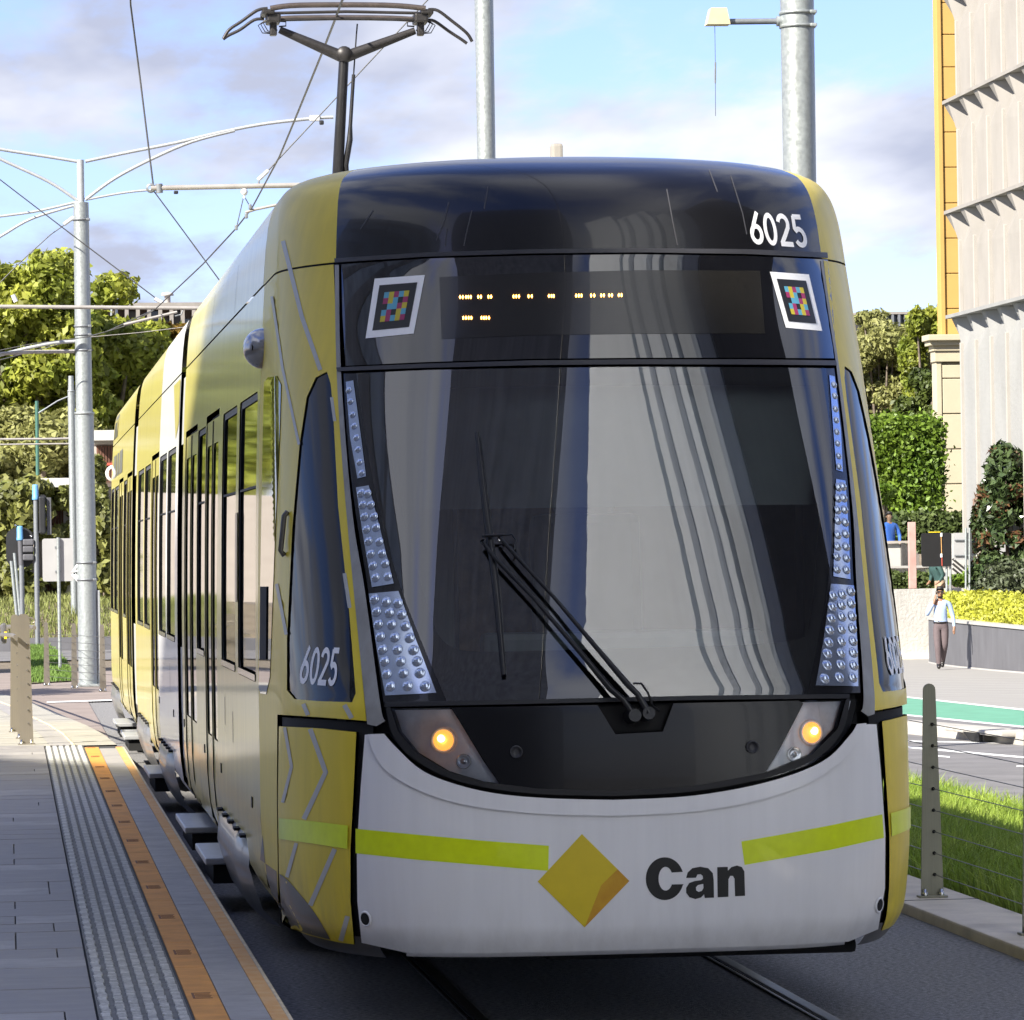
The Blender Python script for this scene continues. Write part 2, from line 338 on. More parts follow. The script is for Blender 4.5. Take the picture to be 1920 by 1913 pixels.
def cdt(poly, holes, step):
    loops = [resample(poly, step * 0.9)] + [resample(h, step * 0.9) for h in holes]
    pts = []; edges = []
    for lp in loops:
        o = len(pts); pts += lp; edges += [(o + i, o + (i + 1) % len(lp)) for i in range(len(lp))]
    xs = [p[0] for p in loops[0]]; ys = [p[1] for p in loops[0]]
    gx = np.arange(min(xs) + step * .5, max(xs), step); gy = np.arange(min(ys) + step * .5, max(ys), step)
    if len(gx) and len(gy):
        gp = np.array([(x + (step * .5 if i % 2 else 0), y) for i, y in enumerate(gy) for x in gx]); keep = inside(gp, loops[0])
        for h in loops[1:]: keep &= ~inside(gp, h)
        gp = gp[keep]
        if len(gp):
            bp = np.array(pts); md = np.array([np.min(np.sum((bp - g) ** 2, axis=1)) for g in gp]); gp = gp[md > (step * .45) ** 2]
            pts = pts + [tuple(g) for g in gp]
    vs, es, fs, *_ = delaunay_2d_cdt([Vector(p) for p in pts], edges, [], 0, 1e-6)
    if not fs: return [], []
    cen = np.array([[sum(vs[i][0] for i in f) / 3, sum(vs[i][1] for i in f) / 3] for f in fs]); keep = inside(cen, loops[0])
    for h in loops[1:]: keep &= ~inside(cen, h)
    return [tuple(v) for v in vs], [f for f, k in zip(fs, keep) if k]
def patch(name, poly, material, parent, mapf=raysurf, holes=(), off=0.0, thick=0.012, step=16.0, scale=(1, 1), mir=False, both=False):
    P2 = [(p[0] / scale[0], p[1] / scale[1]) for p in poly]; H2 = [[(p[0] / scale[0], p[1] / scale[1]) for p in h] for h in holes]
    vs, fs = cdt(P2, H2, step); used = sorted({i for f in fs for i in f}); idx = {u: k for k, u in enumerate(used)}
    pn = [mapf(vs[u][0] * scale[0], vs[u][1] * scale[1]) for u in used]
    def build(m):
        V = []; NR = []
        for P, n in pn:
            q = P + n * off
            if m: q = mirror(q); n = Vector((-n.x, n.y, n.z))
            V.append(q); NR.append(n)
        FS = []; cnt = {}
        for f in fs:
            a, b, c = [idx[i] for i in f]
            if (V[b] - V[a]).cross(V[c] - V[a]).dot(NR[a] + NR[b] + NR[c]) < 0: b, c = c, b
            FS.append((a, b, c))
            for e in ((a, b), (b, c), (c, a)): cnt[e] = 1
        LN_ = [NR[i] for f in FS for i in f]; nv = len(V); rim = []
        if thick:
            for (a, b) in list(cnt):
                if (b, a) not in cnt:
                    k = len(V); V += [V[a], V[b], V[b] - NR[b] * thick, V[a] - NR[a] * thick]; rim.append((k + 1, k, k + 3, k + 2))
                    fn = (V[k] - V[k + 1]).cross(V[k + 2] - V[k + 1]); fn = -fn.normalized() if fn.length > 0 else NR[a]
                    LN_ += [fn] * 4
        o0 = Vector((0, 0, 0)); q = parent
        while q is not None: o0 = o0 + q.location; q = q.parent
        me = bpy.data.meshes.new(name); me.from_pydata([v - o0 for v in V], [], FS + rim)
        me.polygons.foreach_set('use_smooth', [True] * (len(FS) + len(rim)))
        me.normals_split_custom_set(LN_); me.materials.append(MATS[material]); me.update()
        o = bpy.data.objects.new(name, me); COL.objects.link(o); o.parent = parent; return o
    if both: return build(False), build(True)
    return build(mir)
def rrect(a0, a1, b0, b1, r, k=4):
    pts = []
    for cx_, cy_, s in ((a1 - r[0], b1 - r[1], 0), (a0 + r[0], b1 - r[1], 1), (a0 + r[0], b0 + r[1], 2), (a1 - r[0], b0 + r[1], 3)):
        for q in range(k + 1):
            t = (s + q / k) * pi / 2; pts.append((cx_ + r[0] * cos(t), cy_ + r[1] * sin(t)))
    return pts
def mirpx(pts):                                                  # photo outline of the same edge on the other side of the nose
    return [proj(mirror(raysurf(*p)[0])) for p in pts]

tram = thing('tram', (X0, 17.2, 0), 'yellow three section tram with black windscreen mask and number 6025', 'tram')

# ------------------------------------------------------------------ nose panels (outlines follow the joints of the real panels)
ledL_out = smoothpoly([(643, 700), (650, 830), (666, 962), (690, 1110), (718, 1316)])
ledL_in = smoothpoly([(668, 700), (690, 850), (722, 1000), (765, 1140), (838, 1316)])
ledR_in = mirpx(ledL_in)
curve = smoothpoly([(724, 1327), (737, 1378), (772, 1420), (832, 1455), (905, 1476), (1010, 1489), (1150, 1493)])
curveR = smoothpoly([(1150, 1493), (1300, 1484), (1440, 1458), (1530, 1422), (1578, 1372), (1593, 1310)])
ws_top = [(668, 700), (800, 694), (1000, 690), (1200, 688), (1400, 689)]
ws_bot_y = lambda x: 1316 - (x - 838) * (14.0 / 660)
wsR_top = ledR_in[0]; wsR_bot = ledR_in[-1]
windscreen_px = ws_top + ledR_in + [(1300, ws_bot_y(1300)), (1100, ws_bot_y(1100))] + ledL_in[::-1]
fritL = smoothpoly([(705, 722), (722, 850), (757, 1000), (792, 1120), (822, 1190), (862, 1216), (940, 1220)], 5)
fritR = smoothpoly([(1400, 1207), (1500, 1196), (1528, 1160), (1543, 1050), (1553, 900), (1556, 760), (1550, 716)], 5)
frit_hole = fritL + fritR + [(1400, 712), (1000, 714)]
ws = patch('windscreen', windscreen_px, 'windscreen_glass', tram, step=18, thick=0.004)
patch('glass_border', windscreen_px, 'cavity', ws, holes=[frit_hole], off=-0.012, thick=0, step=18)
# destination panel above
dest_px = [(640, 496), (800, 485), (1000, 479), (1200, 477), (1400, 480), (1552, 487), (1562, 580), (1568, 672), (1400, 671), (1200, 671), (1000, 673), (800, 679), (648, 686), (642, 590)]
dest = patch('destination_panel', dest_px, 'black_glass', tram, step=18)
patch('display', [(824, 520), (1000, 512), (1200, 507), (1425, 508), (1434, 626), (1200, 626), (1000, 629), (828, 636)], 'display', dest, off=0.0015, thick=0, step=22)
led = MB()
row1 = [863, 868, 874, 878.5, 883, 897, 902, 916, 921, 963, 968, 973, 991, 997, 1029, 1034, 1038, 1080, 1085, 1090, 1108, 1114, 1127, 1132, 1142, 1147, 1160, 1165]
for x, y in [(x, 558 - (x - 863) * 0.012) for x in row1] + [(x, 597) for x in (869, 874, 879, 884, 903, 907.5, 912, 917)]:
    P, n = raysurf(x, y); P = P + n * 0.004; w, h = 0.0036, 0.0085
    led.add([P + Vector((0, -.002, h)), P + Vector((w, -.002, 0)), P + Vector((0, -.002, -h)), P + Vector((-w, -.002, 0)), P + Vector((0, 0.003, 0))], [(0, 1, 2, 3), (0, 4, 1), (1, 4, 2), (2, 4, 3), (3, 4, 0)])
led.obj('display_lights', 'led_amber', dest)['kind'] = 'stuff'
patch('gasket_strip', [(632, 690), (800, 683), (1000, 677), (1200, 675), (1400, 675), (1566, 677), (1567, 686), (1400, 685), (1200, 684), (1000, 686), (800, 691), (634, 697)], 'gasket', tram, off=0.006, thick=0.02, step=16)
patch('gasket_strip', [(628, 485), (800, 474), (1000, 468), (1200, 466), (1400, 468), (1550, 474), (1551, 484), (1400, 477), (1200, 474), (1000, 476), (800, 482), (629, 493)], 'gasket', tram, off=0.004, thick=0.02, step=16)
# backing behind the joints
front_all = [(630, 486), (1000, 470), (1300, 470), (1552, 480), (1580, 900), (1625, 1340), (1655, 1740), (1400, 1768), (1000, 1782), (690, 1780), (675, 1500), (690, 1345), (640, 900), (632, 690)]
patch('front_backing', front_all, 'cavity', tram, holes=[frit_hole], off=-0.05, thick=0, step=26)
# light strips either side of the windscreen
led_doms = [[(654, 732), (657, 753), (661, 778), (664, 799), (668, 821), (671, 843), (674, 867), (678, 887)],
            [(677, 925), (689, 926), (680, 947), (695, 947), (683, 969), (701, 969), (687, 993), (705, 989), (691, 1015), (711, 1016), (695, 1039), (716, 1038), (699, 1061), (722, 1057), (704, 1083), (727, 1081)],
            [(702, 1124), (724, 1129), (746, 1131), (706, 1147), (730, 1149), (753, 1152), (709, 1171), (734, 1171), (760, 1174), (713, 1194), (740, 1195), (768, 1196), (717, 1218), (745, 1218), (775, 1219), (721, 1240), (751, 1240), (782, 1240), (725, 1264), (756, 1262), (787, 1262), (732, 1287), (764, 1286), (797, 1287)]]
led_panels = [[(648, 716), (662, 713), (678, 830), (686, 893), (670, 897), (656, 820)],
              [(667, 914), (691, 910), (712, 990), (738, 1094), (697, 1101), (678, 990)],
              [(691, 1113), (747, 1108), (780, 1200), (818, 1299), (722, 1304), (706, 1215)]]
dome_cache = {}
for m in (False, True):
    strip = patch('front_light_strip', ledL_out + ledL_in[::-1], 'tram_black', tram, step=14, off=-0.004, mir=m)
    for k, pp in enumerate(led_panels):
        lp = patch('reflector_panel', pp, 'lens_back', strip, off=-0.001, thick=0.003, step=12, mir=m)
    for k, grp in enumerate(led_doms):
        rad = (0.014, 0.0185, 0.021)[k]
        for (x, y) in grp:
            P, n = raysurf(x, y); P = P + n * 0.0005
            if m: P = mirror(P); n = Vector((-n.x, n.y, n.z))
            if k not in dome_cache:
                me_ = MB().lathe([(rad * 1.12, 0), (rad * 1.05, 0.003), (rad, 0.003), (rad * .86, rad * .36), (rad * .55, rad * .62), (rad * .2, rad * .74), (0.0001, rad * .75)], (0, 0, 0), n=12)
                o = me_.obj('lamp_lens', 'lens_dome', None); dome_cache[k] = o.data; COL.objects.unlink(o); bpy.data.objects.remove(o)
            o = bpy.data.objects.new('lamp_lens', dome_cache[k]); COL.objects.link(o); o.parent = strip
            o.location = P - Vector(tram.location); o.rotation_euler = n.to_track_quat('Z', 'Y').to_euler()
# grey corner pillars
pil_out = smoothpoly([(628, 497), (632, 700), (645, 900), (665, 1120), (689, 1358)])
pil_in = smoothpoly([(636, 497), (640, 700), (661, 960), (685, 1110), (713, 1318), (723, 1352)])
patch('corner_pillar', pil_out + [(706, 1362)] + pil_in[::-1], 'pillar_grey', tram, off=0.002, step=14, both=True)
# lower mask with lamp units
lensL = [(728, 1329), (843, 1327), (872, 1374), (906, 1428), (938, 1472), (905, 1466), (838, 1447), (780, 1414), (745, 1374)]
recess = [(1122, 1325), (1260, 1321), (1240, 1369), (1156, 1374)]
mask_px = [(846, 1327), (1120, 1322)] + [(1154, 1377), (1243, 1372), (1263, 1319)] + [(1497, 1314)] + mirpx(smoothpoly([(846, 1327), (875, 1374), (909, 1428), (942, 1474)]))[1:]
mk = patch('lower_mask', smoothpoly([(846, 1327), (875, 1374), (909, 1428), (942, 1476)])[::-1] + mask_px[1:] + [(1400, 1464), (1300, 1479), (1150, 1488), (1010, 1484)], 'tram_mask', tram, step=16)
patch('wiper_recess', recess, 'cavity', tram, off=-0.03, thick=0, step=20)
patch('mask_seal', curve + curveR[1:] + [(1585, 1312)] + [(1570, 1366), (1522, 1414), (1436, 1449), (1300, 1474), (1150, 1483), (1010, 1479), (908, 1466), (840, 1446), (782, 1412), (748, 1372), (733, 1327)], 'rubber', tram, off=0.004, thick=0.03, step=14)
patch('windscreen_seal', [(722, 1317), (1000, 1312), (1300, 1305), (1592, 1302), (1592, 1310), (1300, 1313), (1000, 1320), (722, 1326)], 'rubber', tram, off=0.003, thick=0.03, step=14)
for m in (False, True):
    hl = patch('headlight', lensL, 'bowl', tram, off=-0.04, thick=0, step=14, mir=m)
    patch('lens', lensL, 'lens_glass', hl, off=0.0, thick=0.003, step=14, mir=m)
    for (px, py, rr, mt, nm, dp) in ((829, 1388, 0.052, 'bowl', 'lamp_bezel', -0.036), (829, 1388, 0.044, 'lamp_amber', 'amber_lamp', -0.030), (868, 1428, 0.030, 'lamp_clear', 'round_lamp', -0.034)):
        P, n = raysurf(px, py); P = P + n * dp
        if m: P = mirror(P); n = Vector((-n.x, n.y, n.z))
        b = MB()
        if nm == 'amber_lamp': b.lathe([(rr, 0), (rr * .96, .008), (rr * .7, .016), (rr * .35, .022), (rr * .3, .012), (0.0001, .012)], (0, 0, 0), 20)
        else: b.lathe([(rr, 0), (rr * 1.02, .014), (rr * .9, .016), (rr * .62, .004), (rr * .3, .01), (0.0001, .012)], (0, 0, 0), 20)
        o = b.obj(nm, mt, None); o.parent = hl; o.location = P - Vector(tram.location); o.rotation_euler = n.to_track_quat('Z', 'Y').to_euler()
    P, n = raysurf(826, 1385); P = P + n * -.012
    if m: P = mirror(P); n = Vector((-n.x, n.y, n.z))
    o = MB().lathe([(.015, -.01), (.016, .004), (.010, .010), (.0001, .012)], (0, 0, 0), 12).obj('lamp_core', 'lamp_core', None); o.parent = hl; o.location = P - Vector(tram.location); o.rotation_euler = n.to_track_quat('Z', 'Y').to_euler()
    P, n = raysurf(968, 1410)
    if m: P, n = raysurf(1410, 1401)
    o = MB().lathe([(0.026, 0.0005), (0.026, 0.004), (0.021, 0.005), (0.019, -0.004), (0.006, -0.006), (0.0001, -0.006)], (0, 0, 0), 18).obj('sensor_eye', 'gasket', None); o.parent = mk
    o.location = P + n * 0.007 - Vector(tram.location); o.rotation_euler = n.to_track_quat('Z', 'Y').to_euler()
# bumper
bumL = [(684, 1378), (676, 1480), (669, 1590), (670, 1690), (678, 1768)]
bumR = mirpx(bumL)
botz = lambda x: proj((X0 + x, 17.22 + 0.22 * (abs(x) / 1.1) ** 4, 0.372))
bump_bot = [botz(x) for x in (-0.9, -0.6, -0.3, 0, 0.3, 0.6, 0.9)]
trim_in = smoothpoly([(692, 1377), (703, 1412), (728, 1447), (790, 1484), (880, 1511), (1010, 1526), (1150, 1530)], 5)
trim_inR = smoothpoly([(1150, 1530), (1300, 1522), (1420, 1501), (1515, 1468), (1580, 1424), (1612, 1385), (1622, 1356)], 5)
bumper_px = bumL + bump_bot + bumR[::-1] + [(1627, 1358)] + trim_inR[::-1][1:] + trim_in[::-1][1:]
bumper = patch('bumper', bumper_px, 'tram_white', tram, step=16)
ring_out = smoothpoly([(722, 1376), (745, 1402), (790, 1443), (850, 1469), (930, 1488), (1030, 1497), (1150, 1500)], 5)
ring_outR = smoothpoly([(1150, 1500), (1300, 1492), (1440, 1466), (1540, 1428), (1590, 1380), (1604, 1358)], 5)
patch('bumper_trim', trim_in + trim_inR[1:] + ring_outR[::-1] + ring_out[::-1][1:], 'tram_white', bumper, off=0.008, thick=0.03, step=14)
for (px, py) in ((686, 1723), (1648, 1697)):
    P, n = raysurf(px, py); b = MB().lathe([(0.034, 0.0), (0.031, 0.005), (0.026, 0.005), (0.024, -0.012)], (0, 0, 0), 18); o = b.obj('tow_socket', 'tram_white', None); o.parent = bumper
    q = n.to_track_quat('Z', 'Y').to_euler(); o.location = P + n * 0.001 - Vector(tram.location); o.rotation_euler = q
    o2 = MB().lathe([(0.025, 0.004), (0.012, 0.0045), (0.0001, 0.0045)], (0, 0, 0), 18).obj('socket_hole', 'cavity', None); o2.parent = bumper; o2.location = o.location.copy(); o2.rotation_euler = q
# rolled lower edge under the corners
for s_ in (-1, 1):
    P = []
    for z in (.425, .41, .395, .38, .365, .35, .338):
        ph0 = math.asin(min(1, .79 ** (fN(z) / 2))); row = []
        for i in range(15):
            ph = ph0 + (pi / 2 - ph0) * i / 14; row.append((X0 + s_ * (fW(z) - .004) * sin(ph) ** (2 / fN(z)), fYc(z) + LN * (1 - cos(ph)) + .004, z))
        row += [(X0 + s_ * (fW(z) - .004), y_, z) for y_ in (18.9, 19.5, 20.2, 21.35)]; P.append(row)
    MB().grid(P).obj('corner_lip', 'tram_dark_grey', tram)
# underside lip of the bumper
lip = MB(); rows = []
for z in (0.372,):
    rows.append([(X0 + W_, fYc(z) + LN * (1 - sqrt(max(0, 1 - (abs(W_) / fW(z)) ** fN(z)))) - 0.0, z) for W_ in [i * 0.09 for i in range(-10, 11)]])
rows.append([(p[0], p[1] + 0.02, 0.352) for p in rows[0]]); rows.append([(p[0], p[1] + 0.25, 0.335) for p in rows[0]]); lip.grid(rows); lip.obj('bumper_lip', 'tram_white', bumper)
# yellow cab sides
YS = 19.95
def side_line(y, zs, sgn=-1): return [proj((X0 + sgn * fW(z), y, z)) for z in zs]
triw = [(613, 697), (620, 720), (624, 760), (634, 950), (655, 1150), (667, 1300), (660, 1317), (600, 1315), (552, 1311), (538, 1294), (538, 1200), (548, 990), (562, 830), (575, 745), (592, 708)]
stripw = [(503, 708), (520, 705), (528, 722), (526, 800), (517, 1000), (507, 1270), (500, 1302), (489, 1300), (486, 1290), (489, 1100), (494, 800), (496, 718)]
panel_gap = [(521, 1351), (600, 1357), (692, 1364), (690, 1378), (684, 1378), (676, 1480), (669, 1590), (670, 1690), (680, 1784)]
lowpan = [(523, 1362), (600, 1366), (668, 1373), (663, 1480), (657, 1590), (657, 1690), (666, 1779)]
zs_up = [3.226 - i * 0.15 for i in range(20)]
left_edge = side_line(YS, [z for z in zs_up if z > 0.42]) + side_line(YS, [0.40])
low_bot = [proj((X0 - fW(.33), y, .33)) for y in (19.4, 18.9)]
cabside = [(634, 697), (645, 900), (665, 1120), (687, 1352), (600, 1345), (520, 1340), (519, 1500), (521, 1640), (522, 1700)] + [proj((X0 - fW(.40), y, .40)) for y in (18.85, 19.4)] + left_edge[::-1] + [proj((X0 - fW(3.226) * sin(ph) ** (2 / fN(3.226)), fYc(3.226) + LN * (1 - cos(ph)), 3.226)) for ph in [pi / 2 - (pi / 2 - math.asin(.835 ** (fN(3.226) / 2))) * i / 8 for i in range(9)]]
cs = patch('cab_side', cabside, 'tram_yellow', tram, holes=[triw, stripw], step=15, both=True)
lp_px = lowpan[:-1] + [(664, 1771), (640, 1768), (615, 1763), (580, 1754), (545, 1742), (529, 1730), (523, 1640), (521, 1500)]
lowp = patch('corner_panel', lp_px, 'tram_yellow', tram, step=15, both=True)
patch('corner_gap', [(520, 1345), (600, 1350), (694, 1356), (694, 1380), (688, 1378), (680, 1480), (673, 1590), (674, 1690), (684, 1780), (660, 1778), (655, 1690), (655, 1590), (661, 1480), (666, 1378), (600, 1370), (520, 1366)], 'cavity', tram, off=-0.02, thick=0, step=14, both=True)
triwin = patch('corner_window', triw, 'corner_glass', tram, off=-0.006, step=15, both=True)
stw = patch('cab_side_glass', stripw, 'side_glass', tram, off=0.003, step=6, both=True)
patch('glass_blank', [(491, 1100), (503, 1100), (502, 1237), (490, 1237)], 'cavity', stw[0], off=0.008, thick=0, step=12)
# dark skirt paint sweeping up the corner
sk = [proj((X0 - fW(.39), 19.88, .39)), proj((X0 - fW(.72), 19.88, .72)), (490, 1612), (540, 1651), (590, 1711), (628, 1773), (580, 1763), (545, 1753), (530, 1743)]
patch('dark_skirt_paint', smoothpoly([(524, 1638), (545, 1656), (590, 1711), (620, 1762)], 5) + [(580, 1752), (551, 1742), (532, 1730), (527, 1690)], 'tram_dark_grey', lowp[0], off=0.0012, thick=0, step=10)
patch('dark_skirt_paint', [(519, 1634), (505, 1624), (488, 1612)] + side_line(19.85, [.70, .60, .5, .42]) + [proj((X0 - fW(.41), 19.4, .41)), proj((X0 - fW(.41), 18.95, .41)), (522, 1700)], 'tram_dark_grey', cs[0], off=0.0012, thick=0, step=10)
def stroke(pts, w):                                              # ribbon outline in the picture plane of the panel
    L_ = []; R_ = []
    for i, p in enumerate(pts):
        a = pts[max(i - 1, 0)]; b = pts[min(i + 1, len(pts) - 1)]; dx, dy = b[0] - a[0], b[1] - a[1]; l = math.hypot(dx, dy) or 1
        nx, ny = -dy / l * w / 2, dx / l * w / 2
        if 0 < i < len(pts) - 1:
            d1 = (p[0] - a[0], p[1] - a[1]); l1 = math.hypot(*d1) or 1; c = abs((d1[0] * dx + d1[1] * dy) / (l1 * l)); nx /= max(c, .4); ny /= max(c, .4)
        L_.append((p[0] + nx, p[1] + ny)); R_.append((p[0] - nx, p[1] - ny))
    return L_ + R_[::-1]
for ln, w, par in (([(531, 452), (548, 520), (566, 593), (601, 694)], 8, cs[0]), ([(510, 556), (530, 690), (561, 834)], 5, cs[0]), ([(519, 1095), (537, 1190)], 6, cs[0]),
                   ([(622, 745), (628, 790)], 6, cs[0]), ([(646, 1075), (656, 1140)], 7, cs[0]), ([(569, 1320), (578, 1341)], 8, cs[0]), ([(646, 1322), (660, 1347)], 9, cs[0]),
                   ([(582, 1367), (611, 1448), (587, 1500), (570, 1536)], 9, lowp[0]), ([(534, 1364), (547, 1438), (530, 1505)], 6, lowp[0]), ([(556, 1581), (538, 1645)], 7, lowp[0]),
                   ([(628, 1592), (582, 1698)], 9, lowp[0]), ([(652, 1718), (639, 1764)], 9, lowp[0])):
    patch('white_line', stroke(ln, w), 'line_white', par, off=0.0012, thick=0, step=7)
patch('reflective_strip', [(525, 1534), (590, 1540), (654, 1548), (653, 1592), (590, 1582), (525, 1573)], 'neon', lowp[0], off=0.005, thick=0, step=12)
patch('reflective_strip', [(525, 1534), (590, 1540), (654, 1548), (653, 1592), (590, 1582), (525, 1573)], 'neon', lowp[1], off=0.005, thick=0, step=12, mir=True)
patch('reflective_strip', [(667, 1554), (780, 1565), (900, 1576), (1029, 1586), (1028, 1633), (900, 1622), (780, 1612), (667, 1600)], 'neon', bumper, off=0.0012, thick=0, step=12)
patch('reflective_strip', [(1390, 1578), (1470, 1564), (1560, 1547), (1654, 1527), (1657, 1571), (1560, 1593), (1470, 1609), (1396, 1622)], 'neon', bumper, off=0.0012, thick=0, step=12)
# emblem and lettering on the bumper
patch('emblem', [(1091, 1564), (1158, 1630), (1127, 1660), (1096, 1739), (1008, 1653)], 'logo_yellow', bumper, off=0.002, thick=0, step=12)
patch('emblem_fold', [(1158, 1630), (1180, 1652), (1096, 1739), (1127, 1660)], 'logo_orange', bumper, off=0.002, thick=0, step=8)
def ell(cx, cy, rx, ry, t0, t1, k=18): return [(cx + rx * cos(radians(t0 + (t1 - t0) * i / k)), cy - ry * sin(radians(t0 + (t1 - t0) * i / k))) for i in range(k + 1)]
def zpx(x, y): return (1000 + x * 440 / 1920, 1540 + y * 440 / 1920)
Cl = ell(1075, 470, 155, 175, 18, 342, 40); Ci = ell(1082, 470, 58, 97, 28, 332, 40)
patch('letter', [zpx(*p) for p in Cl + [(1229, 515), (1130, 517)] + Ci[::-1] + [(1130, 420), (1226, 414)]], 'print_black', bumper, off=0.0015, thick=0, step=6)
a_px = [(1250, 464), (1262, 420), (1300, 384), (1365, 372), (1430, 384), (1468, 425), (1475, 480), (1478, 625), (1402, 628), (1396, 598), (1372, 624), (1325, 637), (1277, 622), (1250, 585), (1250, 545), (1275, 505), (1320, 489), (1372, 482), (1388, 470), (1386, 448), (1368, 433), (1342, 436), (1330, 462)]
patch('letter', [zpx(*p) for p in a_px], 'print_black', bumper, holes=[[zpx(*p) for p in [(1390, 512), (1392, 545), (1378, 570), (1352, 578), (1332, 566), (1330, 540), (1346, 522)]]], off=0.0015, thick=0, step=6)
n_px = [(1504, 376), (1590, 373), (1592, 404), (1620, 375), (1665, 362), (1705, 374), (1726, 410), (1732, 610), (1650, 613), (1646, 470), (1632, 447), (1610, 447), (1596, 475), (1595, 618), (1508, 622)]
patch('letter', [zpx(*p) for p in n_px], 'print_black', bumper, off=0.0015, thick=0, step=6)
# fleet number: four digits drawn as strokes in a unit cell (width .6, height 1)
def elu(cx, cy, rx, ry, t0, t1, k=18): return [(x, 2 * cy - y) for x, y in ell(cx, cy, rx, ry, t0, t1, k)]
DIG = {'6': [[(.44, 1.0), (.22, .62), (.10, .36)], 'o'], '0': [ell(.30, .5, .215, .42, 90, 450, 28)], '2': [elu(.29, .71, .215, .215, 172, -36, 16), [(.50, .62), (.30, .36), (.07, .08)], [(.02, .075), (.57, .075)]],
       '5': [[(.53, .925), (.15, .925)], [(.17, .95), (.13, .53)], elu(.29, .315, .215, .24, 140, -150, 20)]}
def digits(txt, quad, parent, material, flip=False, mir=False, off=0.003, w=.15, obj='digit'):
    # quad: corners bottom-left, bottom-right, top-right, top-left of the whole number in the photograph
    n = len(txt); cw = .64; tot = cw * n - .04
    def q2(u, v):
        u = u / tot; u = 1 - u if flip else u; a = [quad[0][i] + (quad[1][i] - quad[0][i]) * u for i in (0, 1)]; b = [quad[3][i] + (quad[2][i] - quad[3][i]) * u for i in (0, 1)]
        return (a[0] + (b[0] - a[0]) * v, a[1] + (b[1] - a[1]) * v)
    for k, ch in enumerate(txt):
        for st in DIG[ch]:
            if st == 'o':
                o = [(.30 + (.29) * cos(t), .32 + .32 * sin(t)) for t in [i * 2 * pi / 24 for i in range(24)]]; h = [(.30 + (.29 - w) * cos(t), .32 + (.32 - w) * sin(t)) for t in [i * 2 * pi / 20 for i in range(20)]]
                patch(obj, [q2(k * cw + x, y) for x, y in o], material, parent, holes=[[q2(k * cw + x, y) for x, y in h]], off=off, thick=0, step=4, mir=mir)
            elif ch == '0':
                o = [(.30 + .29 * cos(t), .5 + .5 * sin(t)) for t in [i * 2 * pi / 28 for i in range(28)]]; h = [(.30 + (.29 - w) * cos(t), .5 + (.5 - w) * sin(t)) for t in [i * 2 * pi / 24 for i in range(24)]]
                patch(obj, [q2(k * cw + x, y) for x, y in o], material, parent, holes=[[q2(k * cw + x, y) for x, y in h]], off=off, thick=0, step=4, mir=mir)
            else: patch(obj, [q2(k * cw + x, y) for x, y in stroke(st, w)], material, parent, off=off + 0.0006 * DIG[ch].index(st), thick=0, step=4, mir=mir)
digits('6025', [(557, 1282), (628, 1287), (637, 1214), (567, 1212)], triwin[0], 'print_white', off=-0.0048)
digits('6025', [(557, 1282), (628, 1287), (637, 1214), (567, 1212)], triwin[1], 'print_white', flip=True, mir=True, off=-0.001)
# square colour-block stickers
def sticker(quad):
    def q2(u, v):
        a = [quad[0][i] + (quad[1][i] - quad[0][i]) * u for i in (0, 1)]; b = [quad[3][i] + (quad[2][i] - quad[3][i]) * u for i in (0, 1)]
        return (a[0] + (b[0] - a[0]) * v, a[1] + (b[1] - a[1]) * v)
    def cell(u0, u1, v0, v1): return [q2(u0, v0), q2(u1, v0), q2(u1, v1), q2(u0, v1)]
    st = patch('sticker', cell(0, 1, 0, 1), 'print_white', tram, off=0.002, thick=0, step=12)
    patch('sticker_field', cell(.12, .88, .12, .88), 'print_black', st, off=0.0032, thick=0, step=12)
    pat = ['cymcy', 'myc.m', '.ccmy', 'cm.yc', 'ymcym']
    for j in range(5):
        for i in range(5):
            ch = pat[j][i]
            if ch == '.': continue
            u0 = .25 + i * .1; v0 = .75 - (j + 1) * .1
            patch('colour_block', cell(u0, u0 + .1, v0, v0 + .1), {'c': 'sticker_cyan', 'm': 'sticker_magenta', 'y': 'sticker_yellow'}[ch], st, off=0.0044, thick=0, step=12)
sticker([(686, 635), (776, 626), (797, 516), (703, 523)])
sticker([(1473, 615), (1541, 621), (1516, 515), (1443, 510)])
# ------------------------------------------------------------------ upper ring: black cowl and yellow roof corners
ZR = [3.235 + (3.7118 - 3.235) * (1 - (1 - i / 26) ** 1.8) for i in range(27)]
def outl(z, t): return fYc(z) + LN * (1 - sqrt(max(0.0, 1 - abs(t) ** fN(z))))
TE = 0.828
def ring(name, tlist, material, parent, extra=None):
    P = []
    for z in ZR:
        row = [Vector((X0 + t * fW(z), outl(z, t), z)) for t in tlist]
        P.append(row)
    return MB().grid(P).obj(name, material, parent)
cowl = ring('roof_cowl', [TE * i / 30 for i in range(-30, 31)], 'tram_black', tram)
for s in (-1, 1):
    P = []
    for z in ZR:
        ph0 = math.asin(min(1, TE ** (fN(z) / 2))); row = []
        for i in range(17):
            ph = ph0 + (pi / 2 - ph0) * i / 16; row.append(Vector((X0 + s * fW(z) * sin(ph) ** (2 / fN(z)), fYc(z) + LN * (1 - cos(ph)), z)))
        row.append(Vector((X0 + s * fW(z), max(20.035, row[-1].y + 0.005), z))); P.append(row)
    MB().grid(P).obj('roof_corner', 'tram_yellow', tram)
MB().grid([[(X0 + t * .63, y_, 3.700) for t in (-1, 0, 1)] for y_ in (18.9, 20.05)]).obj('roof_cap', 'tram_black', tram)
